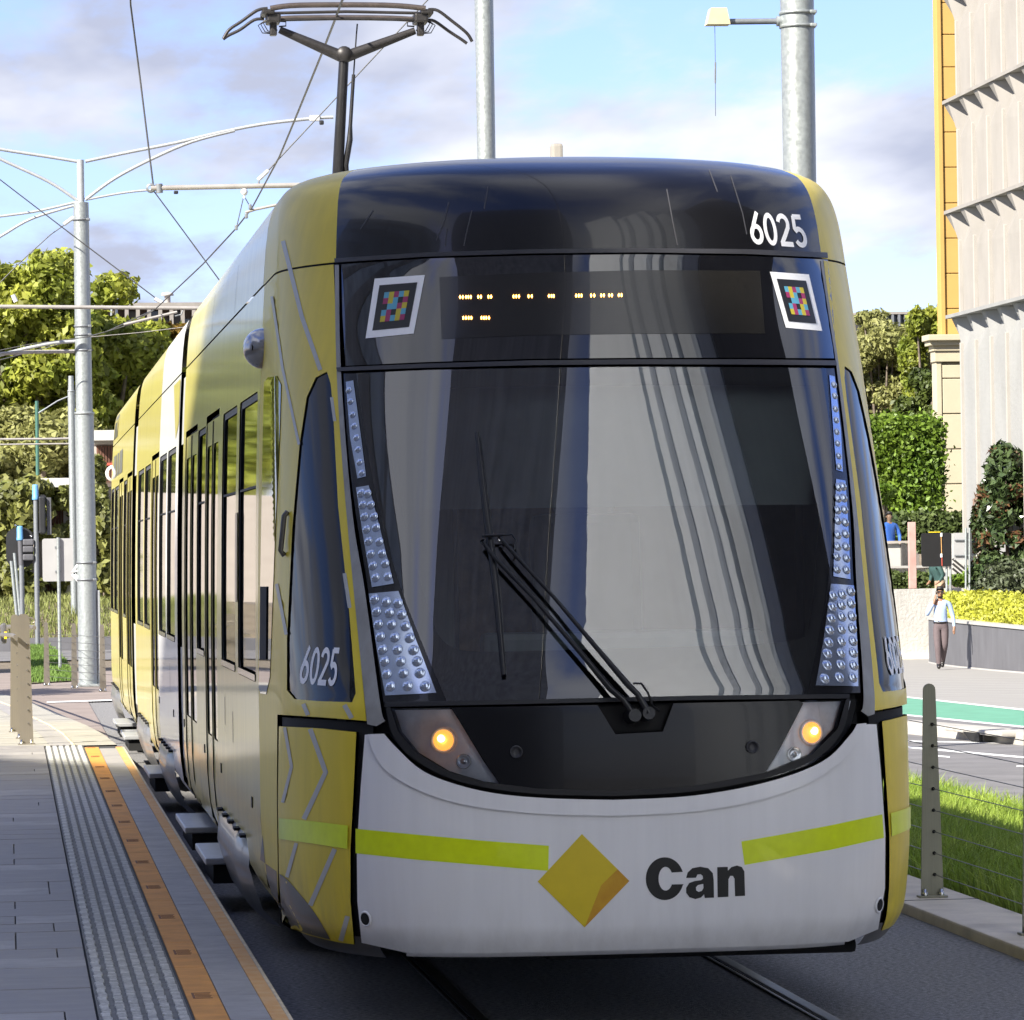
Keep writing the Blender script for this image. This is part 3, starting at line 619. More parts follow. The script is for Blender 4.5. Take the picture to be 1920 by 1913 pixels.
for s in (-1, 1):                                                  # dark seal behind the joint under the roof ring
    P = []
    for z in (3.19, 3.27):
        row = []
        for i in range(21):
            ph = .55 + (pi / 2 - .55) * i / 20; row.append((X0 + s * (fW(z) - .012) * sin(ph) ** (2 / fN(z)), fYc(z) + LN * (1 - cos(ph)) + .012, z))
        row.append((X0 + s * (fW(z) - .012), 20.05, z)); P.append(row)
    MB().grid(P).obj('joint_seal', 'rubber', tram)
digits('6025', [(1409, 458), (1517, 466), (1502, 403), (1400, 397)], cowl, 'print_white', off=0.0015)
for ln in ([(842, 380), (832, 420), (818, 452)], [(838, 430), (835, 462)], [(885, 395), (874, 440), (870, 462)], [(915, 350), (908, 392)], [(700, 395), (676, 430)], [(1370, 330), (1392, 400), (1400, 440)], [(1250, 355), (1262, 420), (1270, 460)], [(1330, 320), (1345, 360)]):
    patch('drip_mark', stroke(ln, 2.2), 'drip', cowl, off=.0012, thick=0, step=6)
fin = at(1043, 270, Y=20.6); MB().bbox(fin + Vector((0, 0, -.11)), (.056, .08, .22), .014).obj('roof_antenna', 'antenna_grey', tram)

# ------------------------------------------------------------------ body sections
def sect(y0, y1, glassr, doors, covers, cols, first=False):
    ROOF = [3.24, 3.3, 3.4, 3.5, 3.56, 3.6, 3.63, 3.64, 3.66, 3.68, 3.69, 3.70, 3.7115]
    for s in (-1, 1):
        mp = sidemap(s); zb, zt = 0.315, 3.228
        for (c0, c1, mt) in cols:
            holes = []
            for (a, b) in glassr:
                if c0 < (a + b) / 2 < c1: holes.append(rrect(a, b, 1.39, 2.75, (.05, .05)))
            pts = [(c0, zt), (c1, zt)]; bot = []
            cuts = sorted([(a, b, 0.60) for a, b in covers if a < c1 and b > c0] + [(a, b, 2.80) for a, b in doors if a < c1 and b > c0])
            y = c0; base = []
            for (a, b, h) in cuts:
                a = max(a, c0); b = min(b, c1)
                if a > y: base += [(y, zb), (a, zb)]
                base += [(a, h), (b, h)]; y = b
            if y < c1: base += [(y, zb), (c1, zb)]
            poly = pts + base[::-1]
            cl = [poly[0]]
            for p in poly[1:]:
                if abs(p[0] - cl[-1][0]) + abs(p[1] - cl[-1][1]) > 1e-6: cl.append(p)
            patch('side_wall', cl, mt, tram, mp, holes=holes, thick=0.05, step=1.0, scale=(0.6, 0.16))
        for (a, b) in glassr:
            wn = patch('side_window', rrect(a + .03, b - .03, 1.42, 2.72, (.05, .05)), 'side_glass', tram, mp, off=-0.014, thick=0, step=1, scale=(.5, .2))
            patch('frame', rrect(a + .002, b - .002, 1.392, 2.748, (.05, .05)), 'frame_grey', wn, mp, holes=[rrect(a + .034, b - .034, 1.425, 2.715, (.05, .05))], off=-0.008, thick=0.01, step=1, scale=(.3, .2))
            patch('vent_bar', [(a + .05, 2.30), (b - .05, 2.30), (b - .05, 2.312), (a + .05, 2.312)], 'rubber', wn, mp, off=-0.006, thick=.004, step=1, scale=(.5, .2))
            patch('sill', [(a + .03, 1.395), (b - .03, 1.395), (b - .03, 1.425), (a + .03, 1.425)], 'chrome', wn, mp, off=0.004, thick=.01, step=1, scale=(.5, .2))
        for (a, b) in doors:
            mt = [c[2] for c in cols if c[0] <= (a + b) / 2 <= c[1]][0]; mid = (a + b) / 2
            patch('door_gap', [(a, .37), (b, .37), (b, 2.79), (a, 2.79)], 'cavity', tram, mp, off=-0.03, thick=0, step=1, scale=(.5, .2))
            for (c, e) in ((a + .02, mid - .012), (mid + .012, b - .02)):
                hole = rrect(c + .09, e - .09, .95, 2.62, (.06, .06))
                dr = patch('door', [(c, .38), (e, .38), (e, 2.76), (c, 2.76)], mt, tram, mp, holes=[hole], off=-0.004, thick=.03, step=1, scale=(.3, .2))
                patch('door_glass', rrect(c + .08, e - .08, .94, 2.63, (.06, .06)), 'side_glass', dr, mp, off=-0.010, thick=0, step=1, scale=(.3, .2))
                patch('door_edge', [(e - .016, .40), (e, .40), (e, 2.75), (e - .016, 2.75)], 'rubber', dr, mp, off=0.001, thick=.01, step=1, scale=(.3, .2))
            stp = MB().bbox((X0 + s * (fW(.36) + .055), mid, .29), (.21, b - a - .25, .038), .008); st = stp.obj('door_step', 'step_metal', tram)
            MB().box((X0 + s * (fW(.36) + .03), mid, .215), (.17, b - a - .32, .10)).obj('step_bracket', 'under_black', st)
        for (a, b) in covers:                                    # bulging bogie cover with slots along its top
            prof = [(.595, -.012), (.56, .03), (.44, .062), (.33, .07), (.22, .03), (.13, -.06)]
            m = MB(); rows = []
            for (z, o) in prof:
                zz = max(z, .37); row = []
                for q in range(9):
                    u = q / 8; edge = min(u, 1 - u) * 8; inset = 0.0 if edge >= 1 else -0.05 * (1 - edge); taper = (.6 - z) * 0.22
                    row.append((X0 + s * (fW(zz) + o + inset), a + taper + (b - a - 2 * taper) * u, z))
                rows.append(row)
            m.grid(rows); cv = m.obj('bogie_cover', 'cover_grey', tram)
            for q in range(5):
                yy = a + .15 + (b - a - .3) * q / 4; MB().box((X0 + s * (fW(.59) + .012), yy, .588), (.03, .16, .014)).obj('cover_slot', 'cavity', cv)
            wh = MB()
            for yy in (a + .55, b - .55): wh.lathe([(0.0001, 0), (.10, 0), (.12, .02), (.26, .02), (.30, .05), (.30, .10), (.33, .10), (.33, .12), (0.0001, .12)], (X0 + s * 0.66 - .06, yy, .33), 24, 'X')
            wh.obj('wheel', 'under_black', cv)
        for (c0, c1, mt) in cols:                                # roof fairing
            cr0 = 20.045 if first else c0
            P = [[(X0 + s * fW(z), cr0 + .004, z), (X0 + s * fW(z), c1 - .004, z)] for z in ROOF]
            rf = MB().grid(P).obj('roof_fairing', mt, tram)
    MB().box((X0, (y0 + y1) / 2, 3.685), (1.2, y1 - y0, .04)).obj('roof_deck', 'tram_roof_white', tram)
    ln = MB(); P = []
    for z in (.37, .6, 1.4, 2.0, 2.74, 3.2, 3.24): P.append([(X0 - fW(z) + .055, y0 + .01, z), (X0 - fW(z) + .055, y1 - .01, z)])
    ln.grid(P); P = [[(2 * X0 - p[0], p[1], p[2]) for p in r] for r in P]; ln.grid(P)
    for yy in (y0 + .01, y1 - .01):
        if first and yy < y0 + .1: continue
        ring_ = [(X0 - fW(z) + .055, yy, z) for z in (.37, .6, 1.4, 2.0, 2.74, 3.2, 3.5, 3.66)]; ln.add(ring_ + [(2 * X0 - p[0], p[1], p[2]) for p in ring_[::-1]], [tuple(range(16))])
    ln.obj('inner_lining', 'cavity', tram)
    MB().box((X0, (y0 + y1) / 2, .31), (2.0, y1 - y0, .12)).obj('underframe', 'under_black', tram)
SY = 'tram_sheen_yellow'; WH = 'tram_white'
sect(YS, 28.75, [(20.16, 21.72), (21.98, 23.42), (25.47, 26.5)], [(23.85, 25.4), (26.62, 28.38)], [(21.4, 24.0)], [(YS + .004, 28.75, SY)], first=True)
sect(29.56, 39.3, [(30.0, 31.5), (31.75, 33.2), (35.3, 36.8), (37.05, 38.75)], [(33.42, 35.1)], [(31.0, 33.3), (36.3, 38.9)], [(29.56, 33.36, WH), (33.364, 39.3, SY)])
sect(40.56, 48.9, [(42.45, 43.55), (45.55, 47.2), (47.4, 48.8)], [(40.64, 42.36), (43.8, 45.4)], [(46.0, 48.6)], [(40.56, 48.9, SY)])
# front underframe below the cab
ub = MB(); ub.box((X0, 19.2, .35), (1.9, 1.9, .10)); ub.bbox((X0 + .35, 17.9, .325), (1.3, .5, .06), .02); ub.obj('cab_underframe', 'under_black', tram)
# grey painted shapes on the sections behind
mpl = sidemap(-1)
for (a, b, z0, z1) in ((47.0, 48.6, 3.30, 3.55), (44.3, 45.6, 2.86, 3.1), (45.8, 46.6, 2.86, 3.1), (46.8, 48.2, 2.86, 3.1)):
    patch('grey_paint', [(a, z0), (b, z0), (b - .1, z1), (a + .1, z1)], 'tram_dark_grey' if z0 > 3.2 else 'cover_grey', tram, mpl, off=.003, thick=0, step=1, scale=(.5, .2))
patch('yellow_wedge', [(29.62, 3.2), (30.8, 3.2), (30.1, 2.8), (29.62, 2.9)], SY, tram, mpl, off=.003, thick=0, step=1, scale=(.5, .2))
# small black fittings and seams on the side
for (y_, z_, h_) in ((22.3, 1.02, .16), (23.1, 1.08, .15), (31.0, 1.02, .2)):
    patch('flap_outline', [(y_, z_), (y_ + .03, z_), (y_ + .03, z_ + h_), (y_, z_ + h_)], 'rubber', tram, mpl, off=.002, thick=0, step=1, scale=(.5, .2))
for (y_, z_) in ((20.6, .78), (23.6, .80), (25.6, .82), (28.55, .86), (30.4, .86), (33.3, .86)):
    patch('door_button', [(y_, z_), (y_ + .07, z_), (y_ + .07, z_ + .05), (y_, z_ + .05)], 'rubber', tram, mpl, off=.004, thick=.006, step=1, scale=(.5, .2))
for (y_, w_) in ((22.6, .012), (25.2, .012), (27.2, .012), (36.0, .012)):
    patch('fairing_joint', [(y_, 3.25), (y_ + w_, 3.25), (y_ + w_, 3.62), (y_, 3.62)], 'rubber', tram, mpl, off=.002, thick=0, step=1, scale=(.5, .2))
patch('window_surround_plate', rrect(21.76, 21.94, 1.75, 2.2, (.03, .03)), 'tram_dark_grey', tram, mpl, off=.004, thick=.005, step=1, scale=(.5, .2))
# articulations
for (a, b) in ((28.75, 29.56), (39.3, 40.56)):
    P = []; m = MB(); n_ = 13
    for z in (.4, .8, 1.35):
        pass
    for s in (-1, 1):
        rows = []
        for z in (1.37, 2.0, 2.74):
            rows.append([(X0 + s * (fW(z) - (.05 if q % 2 else .11)), a + (b - a) * q / n_, z) for q in range(n_ + 1)])
        m.grid(rows, False)
    bl = m.obj('bellows', 'rubber', tram)
    for s in (-1, 1):
        for (z0, z1, mt) in ((.62, 1.37, 'tram_roof_white'), (2.745, 3.2, 'tram_roof_white'), (.36, .62, 'tram_dark_grey')):
            Q = [[(X0 + s * (fW(z) - .02), a - .0, z), (X0 + s * (fW(z) - .02), b, z)] for z in (z0, (z0 + z1) / 2, z1)]
            mm = MB().grid(Q); mm.grid([[(p[0] - s * .04, p[1], p[2]) for p in r] for r in Q]); mm.obj('joint_panel', mt, bl)
    MB().box((X0, (a + b) / 2, 3.35), (2.0, b - a, .1)).obj('joint_roof', 'rubber', bl)
    jj = MB()
    for k in range(4): jj.bbox((X0 - .95, a + .15 + (b - a - .3) * k / 3, 3.42 + .05 * (k % 2)), (.25, .12, .14), .02)
    jj.obj('roof_links', 'tram_roof_white', bl)
# rear cab
P = []
for z in [.37, .6, 1.0, 1.4, 2.0, 2.74, 3.2, 3.5, 3.6, 3.66, 3.69, 3.715, 3.724]:
    base = 48.9 + (18.4 - 17.2) + 0.0; row = []
    for i in range(25):
        ph = -pi / 2 + pi * i / 24; row.append((X0 + fW(z) * (1 if ph > 0 else -1) * abs(sin(ph)) ** (2 / fN(z)), 48.9 + LN * cos(ph) * (1 if z < 1.5 else 1 - (z - 1.5) * .22), z))
    P.append(row)
MB().grid(P).obj('rear_cab', SY, tram)
# mirror camera domes on the sides
def side_dome(c, s):
    b = MB(); R_ = []
    for i in range(9):
        th = i / 8 * pi / 2
        R_.append([(c[0] + s * .095 * sin(th), c[1] + .13 * cos(th) * cos(q * 2 * pi / 20), c[2] + .095 * cos(th) * sin(q * 2 * pi / 20)) for q in range(21)])
    b.grid(R_); d = b.obj('camera_dome', 'dome_silver', tram)
    MB().lathe([(.016, 0), (.010, .006), (.0001, .006)], (c[0] + s * .06, c[1] - .095, c[2]), 10, 'X').obj('camera_eye', 'cavity', d)
side_dome((X0 - fW(2.94) + .005, 19.9, 2.935), -1); side_dome((X0 + fW(2.94) - .005, 19.9, 2.935), 1)
rm = MB(); c = at(206, 888, Y=49.4); rm.lathe([(.07, 0), (.09, .02), (.10, .05), (.09, .08), (.07, .1)], (c.x + .05, c.y, c.z), 20, 'Y'); rm.obj('rear_camera_ring', 'print_white', tram)
# grab handle on the cab door
P0, n0 = raysurf(541, 960); P1, n1 = raysurf(535, 1042)
h = MB().tube([P0 + n0 * .004, P0 + n0 * .02 - Vector((0, 0, .02)), P1 + n1 * .02 + Vector((0, 0, .02)), P1 + n1 * .004], .012, 8); h.obj('grab_handle', 'tram_dark_grey', tram)

# ------------------------------------------------------------------ wiper
def offp(px, py, o): P, n = raysurf(px, py); return P + n * o
wp = thing_w = bpy.data.objects.new('wiper', None); COL.objects.link(wp); wp.parent = tram
bl_pts = [(896, 816), (903, 880), (911, 950), (921, 1030), (931, 1110), (938, 1190), (945, 1270)]
m = MB(); m.tube([offp(x, y, .022) for x, y in bl_pts], [.009, .014, .016, .017, .016, .014, .010], 8); m.obj('blade', 'wiper_black', wp)
m = MB(); m.tube([offp(x, y, .032) for x, y in [(907, 925), (914, 985), (921, 1030), (926, 1080), (931, 1120)]], .006, 6); m.obj('blade_carrier', 'wiper_black', wp)
for k, pts in enumerate((([(908, 1026), (925, 1052), (1000, 1132), (1090, 1238), (1142, 1300), (1166, 1318), (1186, 1342)]), ([(939, 1021), (960, 1046), (1035, 1130), (1120, 1232), (1172, 1292), (1192, 1312), (1212, 1338)]))):
    m = MB(); m.tube([offp(x, y, .05 + .012 * k) for x, y in pts], [.008, .0095, .008, .011, .014, .013, .016], 8); m.obj('arm', 'wiper_black', wp)
    m = MB(); P, n = raysurf(*pts[0]); m.lathe([(.012, 0), (.012, .012), (.006, .016), (.0001, .016)], (P + n * .05), 10, 'Y'); m.obj('pivot_bolt', 'chrome', wp)
    P, n = raysurf(*pts[-1]); m = MB(); q = P - n * .03; m.tube([q, P + n * .075], [.034, .026], 14); m.obj('pivot', 'wiper_black', wp)
m = MB(); m.tube([offp(x, y, .05) for x, y in [(906, 1015), (925, 1014), (945, 1013)]], .007, 6); m.obj('blade_bracket', 'wiper_black', wp)
m = MB(); m.tube([offp(x, y, .05) for x, y in [(945, 1013), (960, 1012), (967, 1022), (964, 1040), (958, 1046)]], .004, 6); m.obj('washer_hose', 'wiper_black', wp)
m = MB(); m.tube([offp(x, y, o) for x, y, o in [(1185, 1288, .04), (1200, 1290, .05), (1212, 1308, .05), (1222, 1325, .03), (1236, 1332, .0)]], .005, 6); m.obj('washer_hose', 'wiper_black', wp)

# ------------------------------------------------------------------ driver cab seen through the windscreen
ci = MB(); ci.box((X0, 18.4, 1.20), (2.3, 1.4, .06)); ci.box((X0, 18.05, 1.34), (2.2, .5, .22)); ci.bbox((X0 - .1, 18.15, 1.48), (1.7, .3, .10), .03)
cab = ci.obj('dashboard', 'cab_dark', tram)
MB().bbox((X0 + .1, 18.1, 1.58), (1.2, .16, .12), .03).obj('instrument_hood', 'cab_grey', cab)
bw = MB(); bw.box((X0, 19.75, 2.15), (2.3, .04, 2.0)); bw.obj('cab_bulkhead', 'cab_dark', tram)
MB().box((X0 - .15, 19.70, 2.0), (.55, .03, 1.1)).obj('cab_door', 'cab_wood', tram)
MB().bbox((X0 - .75, 19.3, 2.1), (.5, .3, 1.6), .03).obj('cab_cabinet', 'cab_grey', tram)
bl = MB(); bl.grid([[(X0 + x, outl(z, x / fW(z)) + .16, z) for x in (-.95, -.6, -.2, .2, .6, .95)] for z in (2.16, 2.45, 2.75)]); bl.obj('sun_blind', 'cab_blind', tram)
st = MB(); st.bbox((X0 + .1, 18.95, 1.45), (.5, .5, .12), .04); st.bbox((X0 + .1, 19.2, 1.80), (.5, .12, .7), .05, rx=-.1); st.bbox((X0 + .1, 19.25, 2.24), (.28, .1, .2), .04); st.obj('driver_seat', 'cab_dark', tram)
ceil = MB(); ceil.box((X0, 19.2, 2.93), (1.7, 1.1, .05)); ceil.box((X0 - 1.2, 19.3, 2.1), (.02, .9, 1.7)); ceil.box((X0 + 1.2, 19.3, 2.1), (.02, .9, 1.7)); ceil.obj('cab_lining', 'cab_dark', tram)

# ------------------------------------------------------------------ pantograph
PY = 31.0
def pz(px, py): return at(px, py, Y=PY)
pn = bpy.data.objects.new('pantograph', None); COL.objects.link(pn); pn.parent = tram
kn = pz(645, 108); lo = Vector((X0 - .12, PY + .35, 3.72))
b0 = pz(634, 312)
MB().tube([lo, b0, kn], [.042, .040, .036], 14).obj('lower_arm', 'pan_dark', pn)
MB().tube([(X0 + .05, PY + .3, 3.72), pz(648, 310), pz(656, 262), pz(657, 235), pz(663, 140)], [.022, .022, .022, .014, .013], 8).obj('damper', 'pan_dark', pn)
MB().tube([pz(663, 140), pz(668, 68), pz(670, 45)], .006, 6).obj('control_rod', 'pan_dark', pn)
for e in ((524, 56), (778, 58)):
    ar = MB(); ar.tube([kn + Vector((0, 0, 0)), pz(*e)], [.045, .026], 10); ar.obj('fork_arm', 'pan_metal', pn)
MB().lathe([(.0001, -.06), (.05, -.06), (.06, -.03), (.06, .03), (.05, .06), (.0001, .06)], kn + Vector((0, 0, .02)), 14, 'Y').obj('knuckle', 'pan_metal', pn)
for dy, ys in ((-.12, (20, 14, 14, 20)), (.12, (34, 30, 30, 34))):
    sb = MB(); pts = [(505, ys[0]), (560, ys[1]), (720, ys[2]), (795, ys[3])]
    sb.tube([pz(*p) + Vector((0, dy, 0)) for p in smoothpoly(pts, 5)], .020, 8); sb.obj('contact_strip', 'pan_copper', pn)
for yy in (25, 38):
    MB().tube([pz(510, yy), pz(650, yy - 3), pz(792, yy)], .012, 6).obj('head_bar', 'pan_metal', pn)
for pts in ([(500, 20), (480, 24), (450, 45), (428, 60), (417, 77)], [(497, 32), (478, 34), (452, 52), (430, 63), (420, 70)]):
    MB().tube([pz(*p) + Vector((0, -.12 if pts[0][1] < 25 else .12, 0)) for p in smoothpoly(pts, 4)], .012, 7).obj('horn', 'pan_metal', pn)
for pts in ([(800, 22), (818, 24), (845, 44), (872, 66), (882, 82)], [(803, 34), (818, 36), (845, 55), (868, 70), (879, 78)]):
    MB().tube([pz(*p) + Vector((0, -.12 if pts[0][1] < 25 else .12, 0)) for p in smoothpoly(pts, 4)], .012, 7).obj('horn', 'pan_metal', pn)
for sx, cxp in ((-1, 512), (1, 788)):
    hb = MB(); q = pz(cxp, 36); hb.bbox(q, (.10, .22, .07), .015); hb.bbox(q + Vector((0, 0, -.07)), (.05, .08, .10), .01); hb.bbox(q + Vector((sx * .04, 0, .04)), (.09, .26, .035), .01); hb.obj('head_suspension', 'pan_metal', pn)
    for k in range(3):
        d = 10 + 5 * k; w = MB(); w.tube([pz(cxp + sx * (6 + 3 * k), 36), pz(cxp + sx * (d + 8), 44 + 2 * k), pz(cxp + sx * d, 58 + 2 * k), pz(cxp - sx * 2, 62 + k), pz(cxp - sx * 8, 56)], .004, 5); w.obj('shunt_cable', 'pan_dark', pn)
    MB().tube([pz(cxp - sx * 10, 40), pz(cxp - sx * 24, 41), pz(cxp - sx * 24, 49), pz(cxp - sx * 11, 50)], .006, 6).obj('stay', 'pan_metal', pn)
bs = MB(); bs.box((X0, PY + .3, 3.76), (.9, 1.1, .08))
for sx in (-1, 1):
    for sy in (-1, 1): bs.lathe([(.05, 0), (.06, .02), (.04, .04), (.06, .06), (.04, .08)], (X0 + sx * .4, PY + .3 + sy * .5, 3.69), 10)
bs.obj('pantograph_base', 'pan_dark', pn)
# ================================================================== setting materials
mat('asphalt', (0.22, 0.215, 0.21), 0.85, var=0.6, vscale=42, bump=0.5, bscale=120, detail=3)
mat('road_asphalt', (0.16, 0.155, 0.155), 0.85, var=0.18, vscale=1.4, bump=0.2, bscale=80)
mat('red_asphalt', (0.25, 0.205, 0.18), 0.85, var=0.12, vscale=1.2, bump=0.2, bscale=80)
mat('soil', (0.16, 0.13, 0.09), 0.95, var=0.3, vscale=2)
mat('concrete_kerb', (0.74, 0.66, 0.54), 0.8, var=0.18, vscale=2.5, bump=0.15, bscale=60)
mat('kerb_stone', (0.40, 0.38, 0.34), 0.8, var=0.22, vscale=2.0, bump=0.2, bscale=40)
mat('path_concrete', (0.34, 0.325, 0.28), 0.85, var=0.12, vscale=3, bump=0.1, bscale=60)
mat('footpath', (0.28, 0.27, 0.25), 0.85, var=0.10, vscale=1.2, stretch=(1, 6, 1), bump=0.1, bscale=60)
mat('bluestone', (0.27, 0.254, 0.235), 0.6, var=0.22, vscale=5, stretch=(1, 2, 1), bump=0.12, bscale=90, rvar=0.1)
mat('bluestone_light', (0.325, 0.308, 0.287), 0.6, var=0.18, vscale=6, bump=0.12, bscale=90)
mat('joint_dark', (0.05, 0.05, 0.05), 0.9, var=0.2)
mat('tactile_base', (0.17, 0.17, 0.16), 0.75, var=0.25, vscale=12, bump=0.3, bscale=120)
mat('tactile_rib', (0.55, 0.545, 0.51), 0.8, var=0.3, island=0.22, vscale=45, bump=0.6, bscale=160)
mat('platform_orange', (0.66, 0.29, 0.05), 0.7, var=0.16, vscale=7, bump=0.15, bscale=120)
mat('platform_orange_worn', (0.66, 0.31, 0.07), 0.7, col2=(0.70, 0.44, 0.19), vscale=9, detail=8, bump=0.2, bscale=120)
mat('edge_cream', (0.60, 0.50, 0.33), 0.8, var=0.2, vscale=12)
mat('stencil_brown', (0.20, 0.085, 0.03), 0.8, var=0.2, vscale=30)
mat('rail_steel', (0.14, 0.125, 0.11), 0.35, metal=0.8, var=0.2, vscale=8)
mat('lane_green', (0.11, 0.30, 0.20), 0.8, var=0.12, vscale=2.5)
mat('paint_white', (0.72, 0.72, 0.70), 0.7, var=0.08, vscale=6)
mat('galvanised', (0.36, 0.39, 0.39), 0.48, metal=0.55, var=0.14, vscale=28, rvar=0.1)
mat('galvanised_dark', (0.22, 0.235, 0.25), 0.5, metal=0.4, var=0.12, vscale=20)
mat('steel_brushed', (0.30, 0.27, 0.225), 0.42, metal=0.75, var=0.06, vscale=4, stretch=(60, 60, 1))
mat('steel_olive', (0.30, 0.295, 0.225), 0.5, metal=0.3, var=0.06, vscale=3, stretch=(40, 40, 1))
mat('steel_edge', (0.14, 0.13, 0.11), 0.4, metal=0.7, var=0.1)
mat('wire', (0.10, 0.10, 0.10), 0.5, metal=0.5, var=0.1)
mat('wire_steel', (0.17, 0.17, 0.16), 0.4, metal=0.8, var=0.1)
mat('insulator', (0.72, 0.73, 0.74), 0.3, var=0.05)
mat('pipe_grey', (0.36, 0.34, 0.32), 0.5, metal=0.2, var=0.12, vscale=5)
mat('pole_white', (0.42, 0.44, 0.45), 0.45, metal=0.2, var=0.08, vscale=6)
mat('lamp_cream', (0.56, 0.50, 0.34), 0.5, var=0.08, vscale=8)
mat('signal_black', (0.020, 0.021, 0.023), 0.5, var=0.2)
mat('signal_grey', (0.10, 0.10, 0.11), 0.5, var=0.15)
mat('cap_blue', (0.13, 0.35, 0.62), 0.45, var=0.08)
mat('sign_grey', (0.42, 0.42, 0.42), 0.5, metal=0.2, var=0.05)
mat('sign_black', (0.006, 0.006, 0.007), 0.6, var=0.2)
mat('tape_red', (0.55, 0.09, 0.06), 0.6, var=0.1); mat('tape_gold', (0.55, 0.30, 0.10), 0.6, var=0.1)
mat('grass', (0.18, 0.29, 0.03), 0.6, col2=(0.34, 0.43, 0.07), vscale=1.2, island=0.3, trans=0.35)
mat('grass_short', (0.10, 0.19, 0.03), 0.7, col2=(0.17, 0.27, 0.05), vscale=2.0, island=0.3, trans=0.3)
mat('grass_dry', (0.17, 0.20, 0.05), 0.7, col2=(0.27, 0.29, 0.10), vscale=1.0, island=0.35, trans=0.3)
mat('leaf_plane', (0.18, 0.23, 0.028), 0.55, col2=(0.43, 0.44, 0.07), vscale=0.6, island=0.5, trans=0.45)
mat('leaf_autumn', (0.20, 0.13, 0.02), 0.55, col2=(0.34, 0.22, 0.05), vscale=0.8, island=0.4, trans=0.35)
mat('leaf_dark', (0.045, 0.07, 0.012), 0.5, col2=(0.10, 0.13, 0.025), vscale=0.8, island=0.4, trans=0.25)
mat('fold_highlight', (0.35, 0.33, 0.30), 0.9, var=0.06, vscale=2)  # lighter tint standing for light along the facade folds
mat('leaf_ivy', (0.10, 0.12, 0.025), 0.55, col2=(0.24, 0.24, 0.06), vscale=0.9, island=0.45, trans=0.25)
mat('leaf_olive', (0.19, 0.20, 0.06), 0.6, col2=(0.34, 0.34, 0.12), vscale=0.8, island=0.35, trans=0.3)
mat('leaf_bright', (0.085, 0.16, 0.014), 0.5, col2=(0.19, 0.28, 0.03), vscale=0.9, island=0.4, trans=0.3)
mat('leaf_hedge', (0.055, 0.085, 0.018), 0.55, col2=(0.10, 0.135, 0.035), vscale=1.5, island=0.35, trans=0.25)
mat('leaf_lime', (0.34, 0.36, 0.03), 0.5, col2=(0.48, 0.48, 0.06), vscale=2.0, island=0.3, trans=0.3)
mat('leaf_magnolia', (0.030, 0.055, 0.016), 0.25, col2=(0.075, 0.105, 0.04), vscale=2.0, island=0.4, trans=0.1)
mat('leaf_bronze', (0.10, 0.04, 0.018), 0.4, col2=(0.16, 0.085, 0.04), vscale=2.0, island=0.4, trans=0.15)
mat('leaf_bush', (0.055, 0.072, 0.035), 0.5, col2=(0.105, 0.125, 0.065), vscale=2.0, island=0.35, trans=0.2)
mat('bark', (0.16, 0.13, 0.10), 0.9, var=0.3, vscale=6, bump=0.5, bscale=20)
mat('render_wall', (0.40, 0.39, 0.365), 0.9, var=0.10, vscale=3, bump=1.0, bscale=14)
mat('wall_plain', (0.46, 0.45, 0.42), 0.9, var=0.10, vscale=2)
mat('planter_grey', (0.115, 0.115, 0.125), 0.7, var=0.14, vscale=2.5, stretch=(1, 1, .4))
mat('planter_cap', (0.38, 0.37, 0.35), 0.8, var=0.1, vscale=4)
mat('cream_stone', (0.48, 0.425, 0.30), 0.85, var=0.05, vscale=2)
mat('ochre_panel', (0.50, 0.31, 0.09), 0.85, var=0.05, vscale=1.5)
mat('facade_concrete', (0.28, 0.262, 0.238), 0.9, var=0.09, vscale=1.6, stretch=(1, 1, .35), bump=0.4, bscale=3)
mat('facade_grey', (0.265, 0.265, 0.256), 0.9, var=0.09, vscale=1.6, stretch=(1, 1, .3), bump=0.5, bscale=8)
mat('roof_white', (0.56, 0.55, 0.51), 0.7, var=0.05, vscale=2)
mat('soffit', (0.36, 0.33, 0.29), 0.8, var=0.1)
mat('slat_brown', (0.13, 0.058, 0.036), 0.7, var=0.25, vscale=5)
mat('slat_backing', (0.45, 0.40, 0.35), 0.8, var=0.1)
mat('dark_facade', (0.05, 0.048, 0.047), 0.5, var=0.2, vscale=3)
mat('brown_facade', (0.12, 0.085, 0.065), 0.7, var=0.2, vscale=2)
mat('facade_trim', (0.26, 0.24, 0.215), 0.8, var=0.1)
mat('blue_glass', (0.03, 0.04, 0.06), 0.08, var=0.3, vscale=0.5)
mat('pink_post', (0.42, 0.23, 0.20), 0.8, col2=(0.52, 0.34, 0.30), vscale=3)
mat('tower_brown', (0.10, 0.095, 0.09), 0.7, var=0.2, vscale=0.4)
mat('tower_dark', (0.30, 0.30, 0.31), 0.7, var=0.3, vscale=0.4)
mat('tower_pale', (0.80, 0.86, 0.92), 0.7, var=0.06, vscale=0.3)
mat('tower_cream', (0.60, 0.64, 0.68), 0.8, var=0.1, vscale=0.4)
mat('tower_glass', (0.42, 0.47, 0.54), 0.2, var=0.3, vscale=0.3)
mat('bounce_pale', (0.50, 0.48, 0.44), 0.85, var=0.1, vscale=1)
mat('tower_tan', (0.40, 0.33, 0.26), 0.8, var=0.15, vscale=0.4)
glass('balustrade_glass', (0.80, 0.86, 0.86), ior=1.5)

